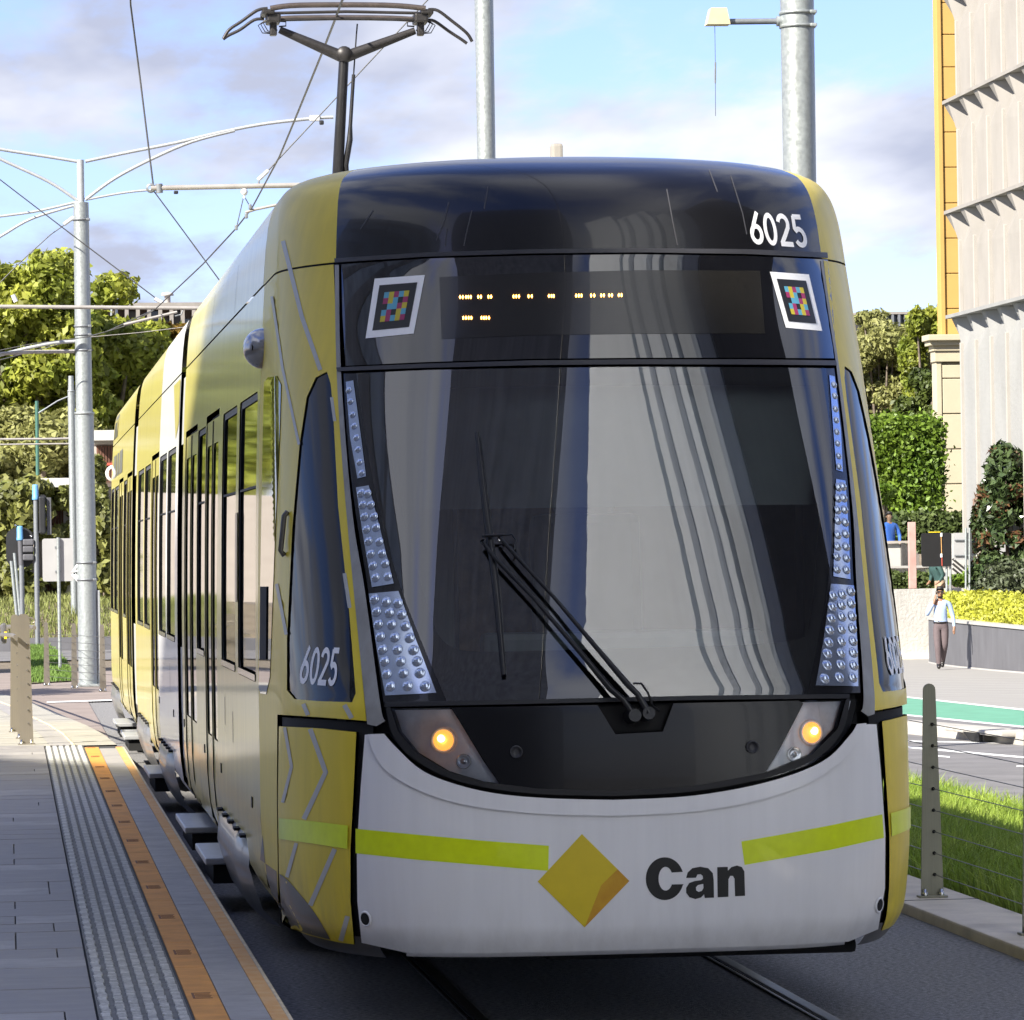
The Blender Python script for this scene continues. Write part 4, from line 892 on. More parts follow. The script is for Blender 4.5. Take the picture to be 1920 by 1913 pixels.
def zs(y): return max(-1.15, -0.30 - (y - 41) * 0.0075)          # level of the footpath across the street
def zroad(y): return zs(y) - 0.15
def zground(x, y):
    t = min(1, max(0, (x - 5.2) / 3.5)); t = t * t * (3 - 2 * t)
    a = 0.0 if y < 75 else max(-0.6, -(y - 75) * 0.006); b = zroad(min(max(y, 15), 150)) - 0.05
    if y < 41: b = -0.45 - 0.05 + (0 if y > 15 else 0)
    return (a - 0.02) * (1 - t) + b * t
gx = [-1500, -300, -60, -20, -8, -3, 0, 1.05, 3, 4.77, 5.2, 5.7, 6.2, 6.8, 7.4, 8.0, 8.7, 10, 12, 16, 22, 30, 60, 200, 1500]
gy = [-1200, -200, -60, -20, 0, 12, 18, 22, 26, 30, 34, 38, 41, 46, 52, 58, 64, 72, 80, 90, 100, 112, 130, 160, 260, 600, 2400]
tag(MB().grid([[(x, y, zground(x, y)) for x in gx] for y in gy], False).obj('ground', 'soil'), kind='structure')

# track bed, rails, edge beam
tag(MB().grid([[(1.07, y, .0), (4.76, y, .0)] for y in (2, 20, 40, 60)], False).obj('track_bed', 'asphalt'), kind='structure')
for i, x in enumerate((1.96, 3.39)):
    r = MB(); r.bbox((x, 31, .003), (.055, 56, .014), .004); r.bbox((x - .055, 31, .002), (.018, 56, .012), .003)
    rr = r.obj('rail', 'rail_steel'); tag(rr, kind='structure')
    MB().box((x - .035, 31, .006), (.016, 56, .006)).obj('flangeway', 'cavity', rr)
eb = MB(); eb.bbox((4.98, 22, 0.0), (.44, 50, .12), .012); ebo = tag(eb.obj('concrete_kerb', 'concrete_kerb'), kind='structure')
jn = MB().box((4.98, 22.98, .0605), (.44, .012, .003)); jn.obj('kerb_joint', 'joint_dark', ebo)

# ------------------------------------------------------------------ platform
pl = MB(); pl.box((-2.0, 14.2, .105), (6.04, 52.4, .25)); pl = pl.obj('platform', 'joint_dark'); tag(pl, kind='structure')
def piece_set(name, base_mb, material, places):
    o0 = base_mb.obj(name, material, None); me = o0.data; COL.objects.unlink(o0); bpy.data.objects.remove(o0)
    out = []
    for (p, rz) in places:
        o = bpy.data.objects.new(name, me); COL.objects.link(o); o.parent = pl; o.location = p; o.rotation_euler = rz; out.append(o)
    return out
rows = []; y = 13.5; k = 0
while y < 40.2:
    rows.append((y, k)); y += 0.45; k += 1
A = []; B = []
for (y, k) in rows:
    d = min(.45, 40.4 - y)
    xr = .308; first_w = random.choice((.12, .3, .46, .62, .8))
    while xr > -1.1:
        w = first_w if first_w else .8; first_w = None; w = min(w, xr + 1.1)
        if w > .05: MB().bbox((xr - w / 2, y + .225, .236 + random.uniform(-.0015, .0015)), (w - .006, .443, .02), .003, rx=random.uniform(-.0015, .0015), ry=random.uniform(-.002, .002)).obj('paver', random.choice(('bluestone', 'bluestone', 'bluestone', 'bluestone_light')), pl)
        xr -= w
# far away part of the paving left of the built pieces
MB().grid([[(-5.02, y, .240), (-1.1, y, .240)] for y in (-12, 40.39)], False).obj('paving', 'bluestone', pl)
tb = MB(); tb.bbox((0, 0, 0), (.346, .296, .02), .002)
tiles = [((.487, 13.5 + .3 * i + .15, .236), (0, 0, 0)) for i in range(90) if 13.5 + .3 * i + .3 < 40.42]
piece_set('tactile_tile', tb, 'tactile_base', tiles)
rb = MB()
for q in range(6):
    x = -.144 + q * .0576; n_ = 5
    for g in range(n_):
        jx = random.uniform(-.003, .003); rb.bbox((x + jx, -.118 + g * .0595, .012), (.034 + random.uniform(-.003, .004), .052 + random.uniform(-.006, .006), .012), .004)
ribs = piece_set('tactile_ribs', rb, 'tactile_rib', tiles)
for o in ribs: o['kind'] = 'stuff'
yy = [13.5 + 1.2 * i for i in range(23)]
piece_set('orange_strip', MB().bbox((0, 0, 0), (.126, 1.194, .02), .002), 'platform_orange', [((.735, y + .6, .2365), (0, 0, 0)) for y in yy if y + 1.2 < 40.9])
piece_set('grey_strip', MB().bbox((0, 0, 0), (.152, .894, .02), .002), 'bluestone_light', [((.878, 13.5 + .9 * i + .45, .236), (0, 0, 0)) for i in range(30) if 13.5 + .9 * i + .9 < 40.5])
piece_set('edge_strip', MB().bbox((0, 0, 0), (.060, 1.194, .02), .002), 'platform_orange_worn', [((.986, y + .6, .2365), (0, 0, 0)) for y in yy if y + 1.2 < 40.9])
piece_set('edge_nosing', MB().bbox((0, 0, 0), (.018, 1.196, .06), .005), 'edge_cream', [((1.026, y + .6, .214), (0, 0, 0)) for y in yy if y + 1.2 < 40.9])
MB().box((.662, 27, .232), (.016, 26.8, .024)).obj('strip_border', 'joint_dark', pl)
for i, y in enumerate([17.0 + 1.9 * j for j in range(13)]):        # worn stencilled marks on the orange strip
    s = MB(); L_ = .20
    for q in range(5): s.box((.737, y + L_ * q / 4, .2472), (.07 - .012 * ((q + i) % 2), .018, .0008))
    s.box((.70, y + L_ / 2, .2474), (.010, L_ + .02, .0008)); so = s.obj('stencil_mark', 'stencil_brown', pl)
# ramped path beyond the platform end
pr = [(.98, 40.4, .243), (.93, 44, .20), (.83, 48, .14), (.66, 52, .09), (.42, 57, .055), (.05, 62, .03), (-.6, 67, .02)]
pth = MB(); pth.grid([[(-5, y, z), (-2, y, z), (x - .9, y, z), (x - .28, y, z), (x, y, z)] for x, y, z in pr], False); pth.grid([[(x, y, z), (x + .02, y, -.03)] for x, y, z in pr], False)
pth = tag(pth.obj('path', 'path_concrete'), kind='structure')
inl = MB(); inl.grid([[(x - .62, y, z + .004), (x - .42, y, z + .004)] for x, y, z in pr], False); inl.obj('tactile_inlay', 'bluestone_light', pth)
edg = MB(); edg.tube([(x - .40, y, z + .006) for x, y, z in pr], .012, 6); edg.obj('path_edge_bar', 'edge_cream', pth)
for i in range(11):
    y = 41.5 + i * 1.7; zf = np.interp(y, [p[1] for p in pr], [p[2] for p in pr]); xf = np.interp(y, [p[1] for p in pr], [p[0] for p in pr])
    MB().box((xf - 1.2, y, zf + .0035), (2.2, .035, .002)).obj('path_joint', 'wall_plain', pth)
tag(MB().grid([[(-30, y, .012), (1.065, y, .012)] for y in (40.41, 76)], False).obj('road', 'red_asphalt'), kind='structure')
tag(MB().grid([[(1.065, y, .010), (9, y, .010)] for y in (60.01, 76)], False).obj('road', 'red_asphalt'), kind='structure')
ln = MB(); a = at(88, 1318, Z=.02); b = at(240, 1313, Z=.02); d = Vector((0, .55, 0)); ln.add([a, b, b + d, a + d], [(0, 1, 2, 3)]); tag(ln.obj('road_marking', 'paint_white'), kind='structure')
tag(MB().grid([[(-60, y, zground(0, y) + .03), (12, y, zground(0, y) + .03)] for y in (88, 96, 101)], False).obj('road', 'road_asphalt'), kind='structure')

# ------------------------------------------------------------------ street on the right
def ats(px, py, f=zs):
    y = 60.0
    for _ in range(40):
        d = ray(px, py); y = (f(y) - CAMZ) / (d.z / d.y) * 0.5 + y * 0.5
    d = ray(px, py); return Vector((d.x / d.y * y, y, f(y)))
def sline(p, q, f, ext=(60, 14)):
    a = ats(*p, f); b = ats(*q, f); d = (b - a); d.z = 0; d.normalize()
    if d.y > 0: d = -d
    return [a - d * ext[0], b + d * ext[1]]
def strip(name, l1, l2, f, material, dz=0.0, n=16, kind='structure'):
    m = MB(); R_ = []
    for i in range(n + 1):
        u = i / n; a = l1[0].lerp(l1[1], u); b = l2[0].lerp(l2[1], u); R_.append([(a.x, a.y, f(a.y) + dz), (b.x, b.y, f(b.y) + dz)])
    m.grid(R_, False); return tag(m.obj(name, material), kind=kind)
g_edge = sline((1690, 1462), (1920, 1512), zroad); k_bot = sline((1686, 1375), (1920, 1398), zroad)
strip('road', g_edge, k_bot, zroad, 'road_asphalt')
k_top = [p + Vector((.03, 0, 0)) for p in k_bot]; k_in = [p + Vector((.38, 0, 0)) for p in k_top]
kb = MB(); R_ = []
for i in range(41):
    u = i / 40; a = k_bot[0].lerp(k_bot[1], u); R_.append([(a.x, a.y, zroad(a.y) - .02), (a.x + .015, a.y, zs(a.y) - .02), (a.x + .05, a.y, zs(a.y) + .006), (a.x + .42, a.y, zs(a.y) + .006)])
kb.grid(R_, False); kbo = tag(kb.obj('kerb', 'kerb_stone'), kind='structure')
d0 = ats(1810, 1390, zroad); d1 = ats(1840, 1393, zroad); dv = (d1 - d0).normalized()
dr = MB(); o_ = Vector((-.03, 0, 0)); dr.prism([d0 + o_ + Vector((0, 0, .125)), d1 + o_ + Vector((0, 0, .125)), d1 + o_ + Vector((0, 0, .02)), d0 + dv * .25 + o_ + Vector((0, 0, .02))], (.05, 0, 0)); dr.obj('drain_opening', 'cavity', kbo)
dl = MB(); dl.bbox((d0 + d1) / 2 + Vector((.19, 0, .136)), (.42, (d1 - d0).length + 1.6, .06), .02, rz=atan2(dv.y, dv.x) - pi / 2); dl.obj('drain_lintel', 'kerb_stone', kbo)
w_lo = sline((1684, 1341), (1920, 1365), zs); w_lo2 = sline((1684, 1338.5), (1920, 1362), zs); w_hi = sline((1684, 1307), (1920, 1333), zs); w_hi2 = sline((1684, 1305), (1920, 1330), zs)
far = [p + Vector((14, 0, 0)) for p in w_hi2]
strip('footpath', k_in, w_lo, zs, 'road_asphalt', 0.002); strip('bicycle_lane', w_lo2, w_hi, zs, 'lane_green', 0.001); strip('footpath', w_hi2, far, zs, 'footpath', 0.001)
strip('lane_line', w_lo, w_lo2, zs, 'paint_white', 0.004); strip('lane_line', w_hi, w_hi2, zs, 'paint_white', 0.004)
for (p, q, w, e) in (((1688, 1399), (1894, 1417), 3.2, (40, 10)), ((1687, 1389), (1792, 1391), 2.2, (30, 6)), ((1750, 1416), (1781, 1419), 2.6, (0, 0)), ((1906, 1436), (1935, 1437), 2.6, (0, 0))):
    l1 = sline(p, q, zroad, e); l2 = sline((p[0], p[1] + w), (q[0], q[1] + w), zroad, e); strip('lane_line', l1, l2, zroad, 'paint_white', 0.004, 6)
for i in range(8):                                                 # paving joints across the footpath
    yy_ = 1268 + i * 4.5; a = ats(1660, yy_); b = ats(1960, yy_ + 4); m = MB(); m.grid([[(a.x, a.y, a.z + .004), (b.x, b.y, b.z + .004)], [(a.x, a.y + .06, a.z + .004), (b.x, b.y + .06, b.z + .004)]], False); tag(m.obj('paving_joint', 'wall_plain'), kind='structure')

# ------------------------------------------------------------------ foliage tools
def leaf_mesh(name, pts, nrm, size, material, parent=None, aspect=1.6, jit=0.9, kind=None):
    pts = np.asarray(pts, float); n = len(pts); o0 = Vector((0, 0, 0)); q = parent
    while q is not None: o0 = o0 + q.location; q = q.parent
    pts = pts - np.array(o0)
    N_ = np.asarray(nrm, float) + np.random.normal(0, jit, (n, 3)); N_ /= np.linalg.norm(N_, axis=1, keepdims=True) + 1e-9
    R_ = np.random.normal(0, 1, (n, 3)); U = np.cross(N_, R_); U /= np.linalg.norm(U, axis=1, keepdims=True) + 1e-9; V = np.cross(N_, U)
    s = size * np.random.uniform(.6, 1.35, (n, 1)); a = U * s * aspect / 2; b = V * s / 2; c = N_ * s * .18
    v = np.stack([pts - a, pts - b * .9 + c, pts + a, pts + b * .9 + c], axis=1).reshape(-1, 3)
    me = bpy.data.meshes.new(name); me.vertices.add(4 * n); me.vertices.foreach_set('co', v.ravel()); me.loops.add(4 * n); me.loops.foreach_set('vertex_index', np.arange(4 * n, dtype=np.int32))
    me.polygons.add(n); me.polygons.foreach_set('loop_start', np.arange(0, 4 * n, 4, dtype=np.int32)); me.update(calc_edges=True)
    me.materials.append(MATS[material]); o = bpy.data.objects.new(name, me); COL.objects.link(o)
    if parent is not None: o.parent = parent
    if kind: o['kind'] = kind
    return o
def blob_points(blobs, n, shell=.35):
    vol = np.array([b[1][0] * b[1][1] * b[1][2] for b in blobs]) ** .7; cnt = np.random.multinomial(n, vol / vol.sum()); P = []; Nn = []
    for (c, r), k in zip(blobs, cnt):
        d = np.random.normal(0, 1, (k, 3)); d /= np.linalg.norm(d, axis=1, keepdims=True); rad = np.random.uniform(0, 1, (k, 1)) ** shell
        lump = 1 + .16 * np.sin(d[:, :1] * 5 + c[0]) * np.cos(d[:, 2:] * 6 + c[2]) + .1 * np.sin(d[:, 1:2] * 11)
        P.append(np.array(c) + d * rad * lump * np.array(r)); Nn.append(d + np.array([0, 0, .3]))
    return np.concatenate(P), np.concatenate(Nn)
def tree(name, base, blobs, n, size, material, label, group=None, trunk=.18, extra=None, cat='tree'):
    base = Vector(base); t = thing(name, base, label, cat, group); top = max(b[0][2] for b in blobs); cx_ = sum(b[0][0] for b in blobs) / len(blobs); cy_ = sum(b[0][1] for b in blobs) / len(blobs)
    m = MB(); fork = Vector(((base.x * 2 + cx_) / 3, (base.y * 2 + cy_) / 3, base.z + (top - base.z) * .38))
    m.tube([base, base.lerp(fork, .5) + Vector((.06, 0, 0)), fork], [trunk * 1.25, trunk, trunk * .85], 10)
    for (c, r) in blobs: m.tube([fork, fork.lerp(Vector(c), .5) + Vector((0, 0, -.15)), Vector(c)], [trunk * .6, trunk * .38, trunk * .15], 7)
    m.obj('trunk', 'bark', t)
    P, N_ = blob_points(blobs, n); leaf_mesh('crown', P, N_, size, material, t)
    if extra:
        P, N_ = blob_points(extra[0], extra[1]); leaf_mesh('crown', P, N_, size, extra[2], t)
    return t
def bl(px, py, Y, rx, rz, ry=None):
    c = at(px, py, Y=Y); return (tuple(c), (rx, ry or rx, rz))
def clump(base_px, Y, pts, spread):                                # helper: lots of sub-blobs around big lobes
    out = []
    for (px, py, rx, rz) in pts:
        c = at(px, py, Y=Y)
        for _ in range(7):
            d = Vector((random.gauss(0, 1), random.gauss(0, 1), random.gauss(0, 1))).normalized() * random.uniform(.35, .85)
            q = Vector((c.x + d.x * rx, c.y + d.y * rx, c.z + d.z * rz)); s = random.uniform(.32, .55); out.append((tuple(q), (rx * s, rx * s, rz * s * .85)))
    return out
# tall trees behind the stop on the left
def ltree(pts, Y, n, mt, label, size=.15, extra=None, basepx=None):
    c = at(*(basepx or (pts[0][0], 1100)), Y=Y); blobs = clump(None, Y, pts, 1); e = None
    if extra: e = (clump(None, Y - .8, extra[0], 1), extra[1], extra[2])
    return tree('plane_tree', (c.x, Y, -.15), blobs, int(n * 1.9), size, mt, label, 'trees behind the tram stop', .22, e)
ltree([(40, 560, 1.7, 1.3), (75, 640, 2.0, 1.6), (20, 720, 2.0, 1.5), (100, 760, 1.8, 1.4), (60, 830, 2.0, 1.2), (95, 540, .9, .7)], 116, 15000, 'leaf_plane', 'tall yellow green plane tree at the left edge behind the thick pole')
ltree([(200, 600, 1.5, 1.2), (235, 690, 2.0, 1.6), (190, 740, 1.6, 1.4), (150, 600, 1.0, .9), (215, 800, 1.8, 1.2), (165, 860, 1.6, 1.0)], 119, 14000, 'leaf_plane', 'tall leafy tree just right of the thick pole below the brown office roof')
ltree([(300, 660, 1.3, 1.0), (285, 740, 1.7, 1.3), (265, 820, 1.7, 1.2), (330, 720, 1.3, 1.1)], 121, 11000, 'leaf_plane', 'tree with orange autumn tips rising behind the rear of the tram', extra=([(315, 632, .7, .35), (290, 668, .5, .3)], 2200, 'leaf_autumn'))
ltree([(30, 830, 1.6, 1.4), (85, 870, 1.3, 1.1), (10, 920, 1.5, 1.4), (120, 830, 1.2, 1.0)], 112, 9000, 'leaf_olive', 'loose olive toned tree in front of the left plane tree', .14)
ltree([(140, 850, 1.8, 1.6), (200, 880, 1.4, 1.3), (60, 780, 1.6, 1.3)], 126, 8000, 'leaf_dark', 'dark green tree in the shade deep behind the thick pole', .16)
for i, (x, Y, h) in enumerate(((-3.6, 113, 9), (-7.5, 117, 10), (-11.5, 112, 9), (-6.0, 74, 8), (-9.5, 58, 9))):  # unseen trees, added to fill the reflections in the tram side
    tree('plane_tree', (x, Y, -.1), [((x + random.uniform(-1.5, 1.5), Y + random.uniform(-1.5, 1.5), h * random.uniform(.45, .85)), (1.6, 1.6, 1.3)) for _ in range(9)], 6000, .3, 'leaf_plane', ('unseen tall plane tree furthest up the street left of the picture', 'unseen plane tree behind the left end of the low building', 'unseen plane tree at the far left corner of the low building', 'unseen roadside tree nearest the crossing left of the picture', 'unseen tree close to the ramp left of the picture')[i], 'unseen trees added for side reflections', .2)
# right hand trees
def rtree(pts, Y, n, mt, label, size=.12, name='garden_tree', extra=None, zb=-.6):
    c = at(pts[0][0], 1000, Y=Y); e = (clump(None, Y - .6, extra[0], 1), extra[1], extra[2]) if extra else None
    return tree(name, (c.x, Y, zb), clump(None, Y, pts, 1), int(n * 2.2), size, mt, label, 'trees on the right behind the tram', .16, e)
rtree([(1650, 650, 1.5, 1.3), (1690, 700, 1.6, 1.4), (1640, 760, 1.5, 1.3), (1700, 770, 1.5, 1.1), (1640, 600, .8, .5)], 142, 13000, 'leaf_olive', 'wispy olive grey tree behind the clipped green one', .11)
rtree([(1745, 610, .8, 1.0), (1740, 680, 1.0, 1.1), (1735, 750, 1.1, 1.0)], 139, 7000, 'leaf_plane', 'narrow yellow green tree against the ochre tower', .12)
rtree([(1725, 770, 1.0, .8), (1745, 720, .7, .9)], 136, 4500, 'leaf_dark', 'dark tree crown close to the cream pilaster', .12)
rtree([(1652, 930, .4, .3), (1660, 1000, .3, .3), (1665, 1045, .3, .25)], 110, 1400, 'leaf_bright', 'thin leafy shrub at the edge of the tram roofline on the right', .16, zb=-.5)

# hedges: clipped box of leaves over a solid core
def hedge(label, p0, p1, Y, depth, n, size, material, base=None, cat='hedge', top_wobble=0.05):
    a = at(p0[0], p1[1], Y=Y); b = at(p1[0], p0[1], Y=Y); x0, x1, z0, z1 = a.x, b.x, a.z, b.z
    t = thing('hedge', ((x0 + x1) / 2, Y + depth / 2, z0), label, cat)
    c = MB(); c.bbox(((x0 + x1) / 2, Y + depth / 2, (z0 + z1) / 2), (x1 - x0 - .12, depth - .12, z1 - z0 - .1), .05); c.obj('stems', 'leaf_dark', t)
    u = np.random.uniform(0, 1, (n, 3)); face = np.random.choice(4, n, p=[.5, .3, .1, .1]); P = np.zeros((n, 3)); N_ = np.zeros((n, 3))
    P[:, 0] = x0 + (x1 - x0) * u[:, 0]; P[:, 1] = Y + depth * u[:, 1]; P[:, 2] = z0 + (z1 - z0) * u[:, 2]
    for f, ax, val, nn in ((0, 1, Y, (0, -1, .2)), (1, 2, z1, (0, 0, 1)), (2, 0, x0, (-1, 0, .2)), (3, 0, x1, (1, 0, .2))): P[face == f, ax] = val; N_[face == f] = nn
    P += np.random.normal(0, top_wobble, (n, 3)); leaf_mesh('foliage', P, N_, size, material, t); return t
hedge('tall dense clipped green hedge beside the cream building', (1622, 797), (1758, 966), 117, 2.2, 26000, .095, 'leaf_bright', top_wobble=.13)
hedge('clipped green box hedge below the cream pilaster', (1683, 968), (1813, 1034), 113, 1.2, 5200, .10, 'leaf_hedge')
hedge('low green hedge strip on top of the white textured wall', (1662, 1080), (1752, 1103), 105.5, .8, 1900, .09, 'leaf_hedge')
# ================================================================== poles and overhead line
WZ = 5.85
def pole(name, px_top, py_top, base, r0, r1, label, zjoin=None, cat='pole', ztop=None):
    Y = base[1]; top = at(px_top, py_top, Y=Y) if ztop is None else Vector((base[0], Y, ztop)); t = thing(name, base, label, cat); base = Vector(base); top.x = base.x
    zj = zjoin or (base.z + (top.z - base.z) * .45); m = MB()
    m.tube([base + Vector((0, 0, -.02)), Vector((base.x, Y, zj))], [r0, r0 * .97], 24); m.tube([Vector((base.x, Y, zj)), top], [r0 * .86, r1], 24); m.obj('shaft', 'galvanised', t)
    MB().lathe([(r0 * 1.0, 0), (r0 * 1.04, .0), (r0 * 1.04, .035), (r0 * .86, .04)], (base.x, Y, zj - .02), 24).obj('collar', 'galvanised', t)
    bp = MB(); bp.bbox((base.x, Y, base.z + .02), (r0 * 3.2, r0 * 3.2, .04), .008)
    for sx in (-1, 1):
        for sy in (-1, 1): bp.lathe([(.02, 0), (.02, .06), (0.0001, .06)], (base.x + sx * r0 * 1.3, Y + sy * r0 * 1.3, base.z + .04), 6)
    bp.obj('base_plate', 'galvanised', t); return t, top
def band(t, c, r, z, w=.03, mt='galvanised_dark'):
    b = MB().lathe([(r, -w / 2), (r * 1.07, -w / 2), (r * 1.07, w / 2), (r, w / 2)], (c[0], c[1], z), 24)
    b.bbox((c[0] + r * .8, c[1] - r * .75, z), (.05, .05, w * 1.2), .008); return b.obj('clamp_band', mt, t)
# thick pole left of the tram
P1Y = 67.7; pb = at(166, 1287, Z=0.012); pb = Vector((pb.x, pb.y, .012)); P1Y = pb.y
def l1(px, py): return at(px, py, Y=P1Y)
tp, top1 = pole('overhead_pole', 152, 380, pb, .150, .118, 'thick galvanised pole with curved arms standing left behind the tram', zjoin=l1(160, 775).z)
c1 = Vector((pb.x, P1Y, 0))
MB().tube([Vector((c1.x, P1Y, l1(152, 384).z - .02)), Vector((c1.x, P1Y, l1(152, 300).z))], .055, 16).obj('spigot', 'pole_white', tp)
dx = c1.x - l1(158, 600).x
def l1o(px, py): q = l1(px, py); return q
for pts, r in (([(160, 303), (230, 288), (330, 268), (420, 247), (500, 232), (590, 222), (625, 220)], .026), ([(160, 375), (215, 335), (285, 298), (360, 266), (440, 245)], .026), ([(160, 375), (230, 362), (290, 356), (380, 353)], .018),
               ([(145, 303), (90, 294), (0, 280), (-60, 268)], .026), ([(145, 376), (90, 340), (0, 298), (-50, 270)], .026), ([(148, 378), (70, 396), (0, 406), (-60, 414)], .02), ([(145, 384), (60, 410), (0, 444), (-50, 470)], .022)):
    MB().tube([l1o(*p) for p in smoothpoly(pts, 5)], r, 8).obj('bracket_arm', 'pole_white', tp)
q = l1(590, 222); MB().bbox(q, (.16, .10, .09), .02).obj('camera_box', 'insulator', tp)
q = l1(603, 230); MB().bbox(q, (.07, .07, .07), .02).obj('camera_lens', 'signal_black', tp)
q = l1(330, 361); MB().bbox(q, (.07, .07, .05), .015).obj('camera_lens', 'signal_black', tp)
for yv in (412, 612, 628, 657, 1055, 1087): band(tp, (c1.x, P1Y), .128 if yv < 775 else .150, l1(160, yv).z)
for yv in (1150, 1165, 1180): pass
cd = MB(); cd.bbox(Vector((c1.x + .17, P1Y - .02, (l1(180, 1107).z + 0) / 2)), (.05, .07, l1(180, 1107).z), .01); cd.obj('cable_duct', 'pole_white', tp)
ct = MB(); ct.tube([l1(146, 1060), l1(137, 1072), l1(148, 1070)], .03, 6); ct.tube([l1(146, 1085), l1(137, 1076), l1(150, 1092)], .035, 6); ct.obj('bracket_fin', 'insulator', tp)
# two galvanised poles rising behind the tram roof
def skypole(px, r, Y, label):
    q = at(px, 300, Y=Y); zb = zground(q.x, Y); return pole('overhead_pole', px, -60, (q.x, Y, zb), r * 1.06, r * .985, label, zjoin=2.6)
ta, _ = skypole(912, .1085, 48.4, 'slim galvanised pole rising behind the middle of the tram roof')
tb_, _ = skypole(1499, .126, 31.0, 'stout galvanised pole carrying a short lamp arm above the tram right corner')
cB = at(1496, 40, Y=31.0)
q0 = at(1456, 40, Y=31.0); q1 = at(1366, 41, Y=31.0)
for yv in (25, 50): band(tb_, (at(1499, 300, Y=31).x, 31.0), .125, at(1496, yv, Y=31.0).z, .022, 'galvanised')
MB().tube([q0 + Vector((.06, 0, 0)), q0], .038, 12).obj('arm_socket', 'galvanised', tb_)
MB().tube([q0, q1], .022, 12).obj('lamp_arm', 'galvanised_dark', tb_)
hb = MB(); zc = at(1345, 32, Y=31.0); hb_p = [(-.085, -.06), (.085, -.06), (.06, .06), (-.055, .06)]
hb.prism([zc + Vector((x, -.07, z)) for x, z in hb_p], (0, .14, 0)); hb.obj('lamp_box', 'lamp_cream', tb_)
w0 = zc + Vector((-.02, 0, -.06)); MB().tube([w0, w0 + Vector((0, 0, -.27)), w0 + Vector((-.005, 0, -.66))], .0022, 5).obj('pull_cord', 'wire', tb_)
MB().tube([w0 + Vector((0, 0, -.27)), w0 + Vector((-.004, 0, -.42))], .007, 6).obj('cord_weight', 'galvanised_dark', tb_)
# small poles among the trees
tq = at(139, 1100, Y=104); t2, _ = pole('overhead_pole', 136, 705, (tq.x, 104, -.17), .085, .06, 'slender second pole just left of the thick galvanised pole', zjoin=6.0)
MB().tube([at(137, 740, Y=104), at(108, 752, Y=104), at(72, 775, Y=104)], .022, 6).obj('bracket_arm', 'galvanised_dark', t2)
MB().tube([at(139, 832, Y=104), at(60, 833, Y=104), at(-20, 834, Y=104)], .022, 6).obj('support_pipe', 'pipe_grey', t2)
MB().tube([at(139, 822, Y=104), at(106, 823, Y=104), at(-20, 824, Y=104)], .03, 6).obj('support_pipe', 'pipe_grey', t2)
mat('pole_green', (0.05, 0.14, 0.11), .5, var=.1)
gp = thing('lamp_post', tuple(at(69, 900, Y=109) * Vector((1, 1, 0)) if False else (at(69, 900, Y=109).x, 109, -.2)), 'thin dark green post in front of the left plane tree', 'post')
MB().tube([(gp.location.x, 109, -.2), at(69, 752, Y=109)], .045, 8).obj('shaft', 'pole_green', gp); MB().tube([at(69, 775, Y=109), at(85, 766, Y=109)], .02, 6).obj('stub_arm', 'pole_green', gp)
# contact wire and support pipes
wires = []
def wire(name, pts, r, label, mt='wire'):
    o = MB().tube(pts, r, 6).obj(name, mt); return tag(o, label, 'wire')
cw = thing('contact_wire', (X0, 31, WZ + .03), 'long dark contact wire resting on the pantograph and bending away left', 'wire')
MB().tube([(2.6, -8, WZ + .05), at(641, 2, Y=30.2), at(627, 40, Y=31.5), at(602, 104, Y=34), at(549, 234, Y=39.5), at(524, 294, Y=42.5), at(472, 391, Y=48.4), at(443, 428, Y=51), at(381, 495, Y=56.5), at(291, 580, Y=66.3), at(200, 622, Y=75), at(0, 675, Y=95)], .0095, 6).obj('conductor', 'wire', cw)
s1 = thing('support_pipe', tuple(at(283, 353, Y=48.4)), 'grey cantilever pipe holding the contact wire above the tram roof', 'pipe')
PA = lambda px, py: at(px, py, Y=48.4)
MB().tube([PA(283, 353), PA(535, 348), PA(900, 340)], .030, 10).obj('pipe', 'pipe_grey', s1)
MB().lathe([(.03, -.02), (.055, -.02), (.055, .02), (.03, .02)], PA(283, 353), 12, 'Y').obj('end_eye', 'galvanised_dark', s1)
MB().tube([PA(298, 345), PA(299, 362)], .04, 8).obj('pipe_clamp', 'galvanised_dark', s1)
m = MB(); m.tube([PA(458, 346), PA(458, 356)], .014, 6); m.lathe([(.0001, -.045), (.03, -.03), (.042, 0), (.03, .03), (.0001, .045)], PA(458, 360), 10); m.tube([PA(458, 364), PA(458, 372)], .014, 6); m.obj('hanger_insulator', 'insulator', s1)
MB().tube([PA(456, 372), PA(444, 425)], .006, 5).obj('hanger_wire', 'wire', s1); MB().tube([PA(460, 372), PA(469, 388)], .006, 5).obj('hanger_wire', 'wire', s1)
MB().tube([PA(460, 399), PA(478, 393), PA(540, 380)], .016, 8).obj('steady_arm', 'pipe_grey', s1)
for p in ((469, 388), (462, 405), (443, 427)): MB().bbox(PA(*p), (.035, .05, .06), .01).obj('wire_clamp', 'galvanised_dark', s1)
MB().tube([PA(485, 349), PA(485, 340)], .012, 6).obj('pipe_clamp', 'galvanised_dark', s1)
MB().tube([PA(484, 338), PA(503, 320)], .022, 8).obj('strain_insulator', 'insulator', s1)
MB().tube([at(470, 362, Y=48.4), at(380, 362, Y=48.4), at(290, 358, Y=48.4)], .008, 5).obj('tie_rod', 'wire', s1) if False else None
s2 = thing('support_pipe', tuple(l1(365, 578)), 'long level grey pipe crossing in front of the thick pole', 'pipe'); PB = lambda px, py: at(px, py, Y=66.3)
MB().tube([PB(-120, 574), PB(0, 575), PB(365, 578), PB(560, 580)], .030, 10).obj('pipe', 'pipe_grey', s2)
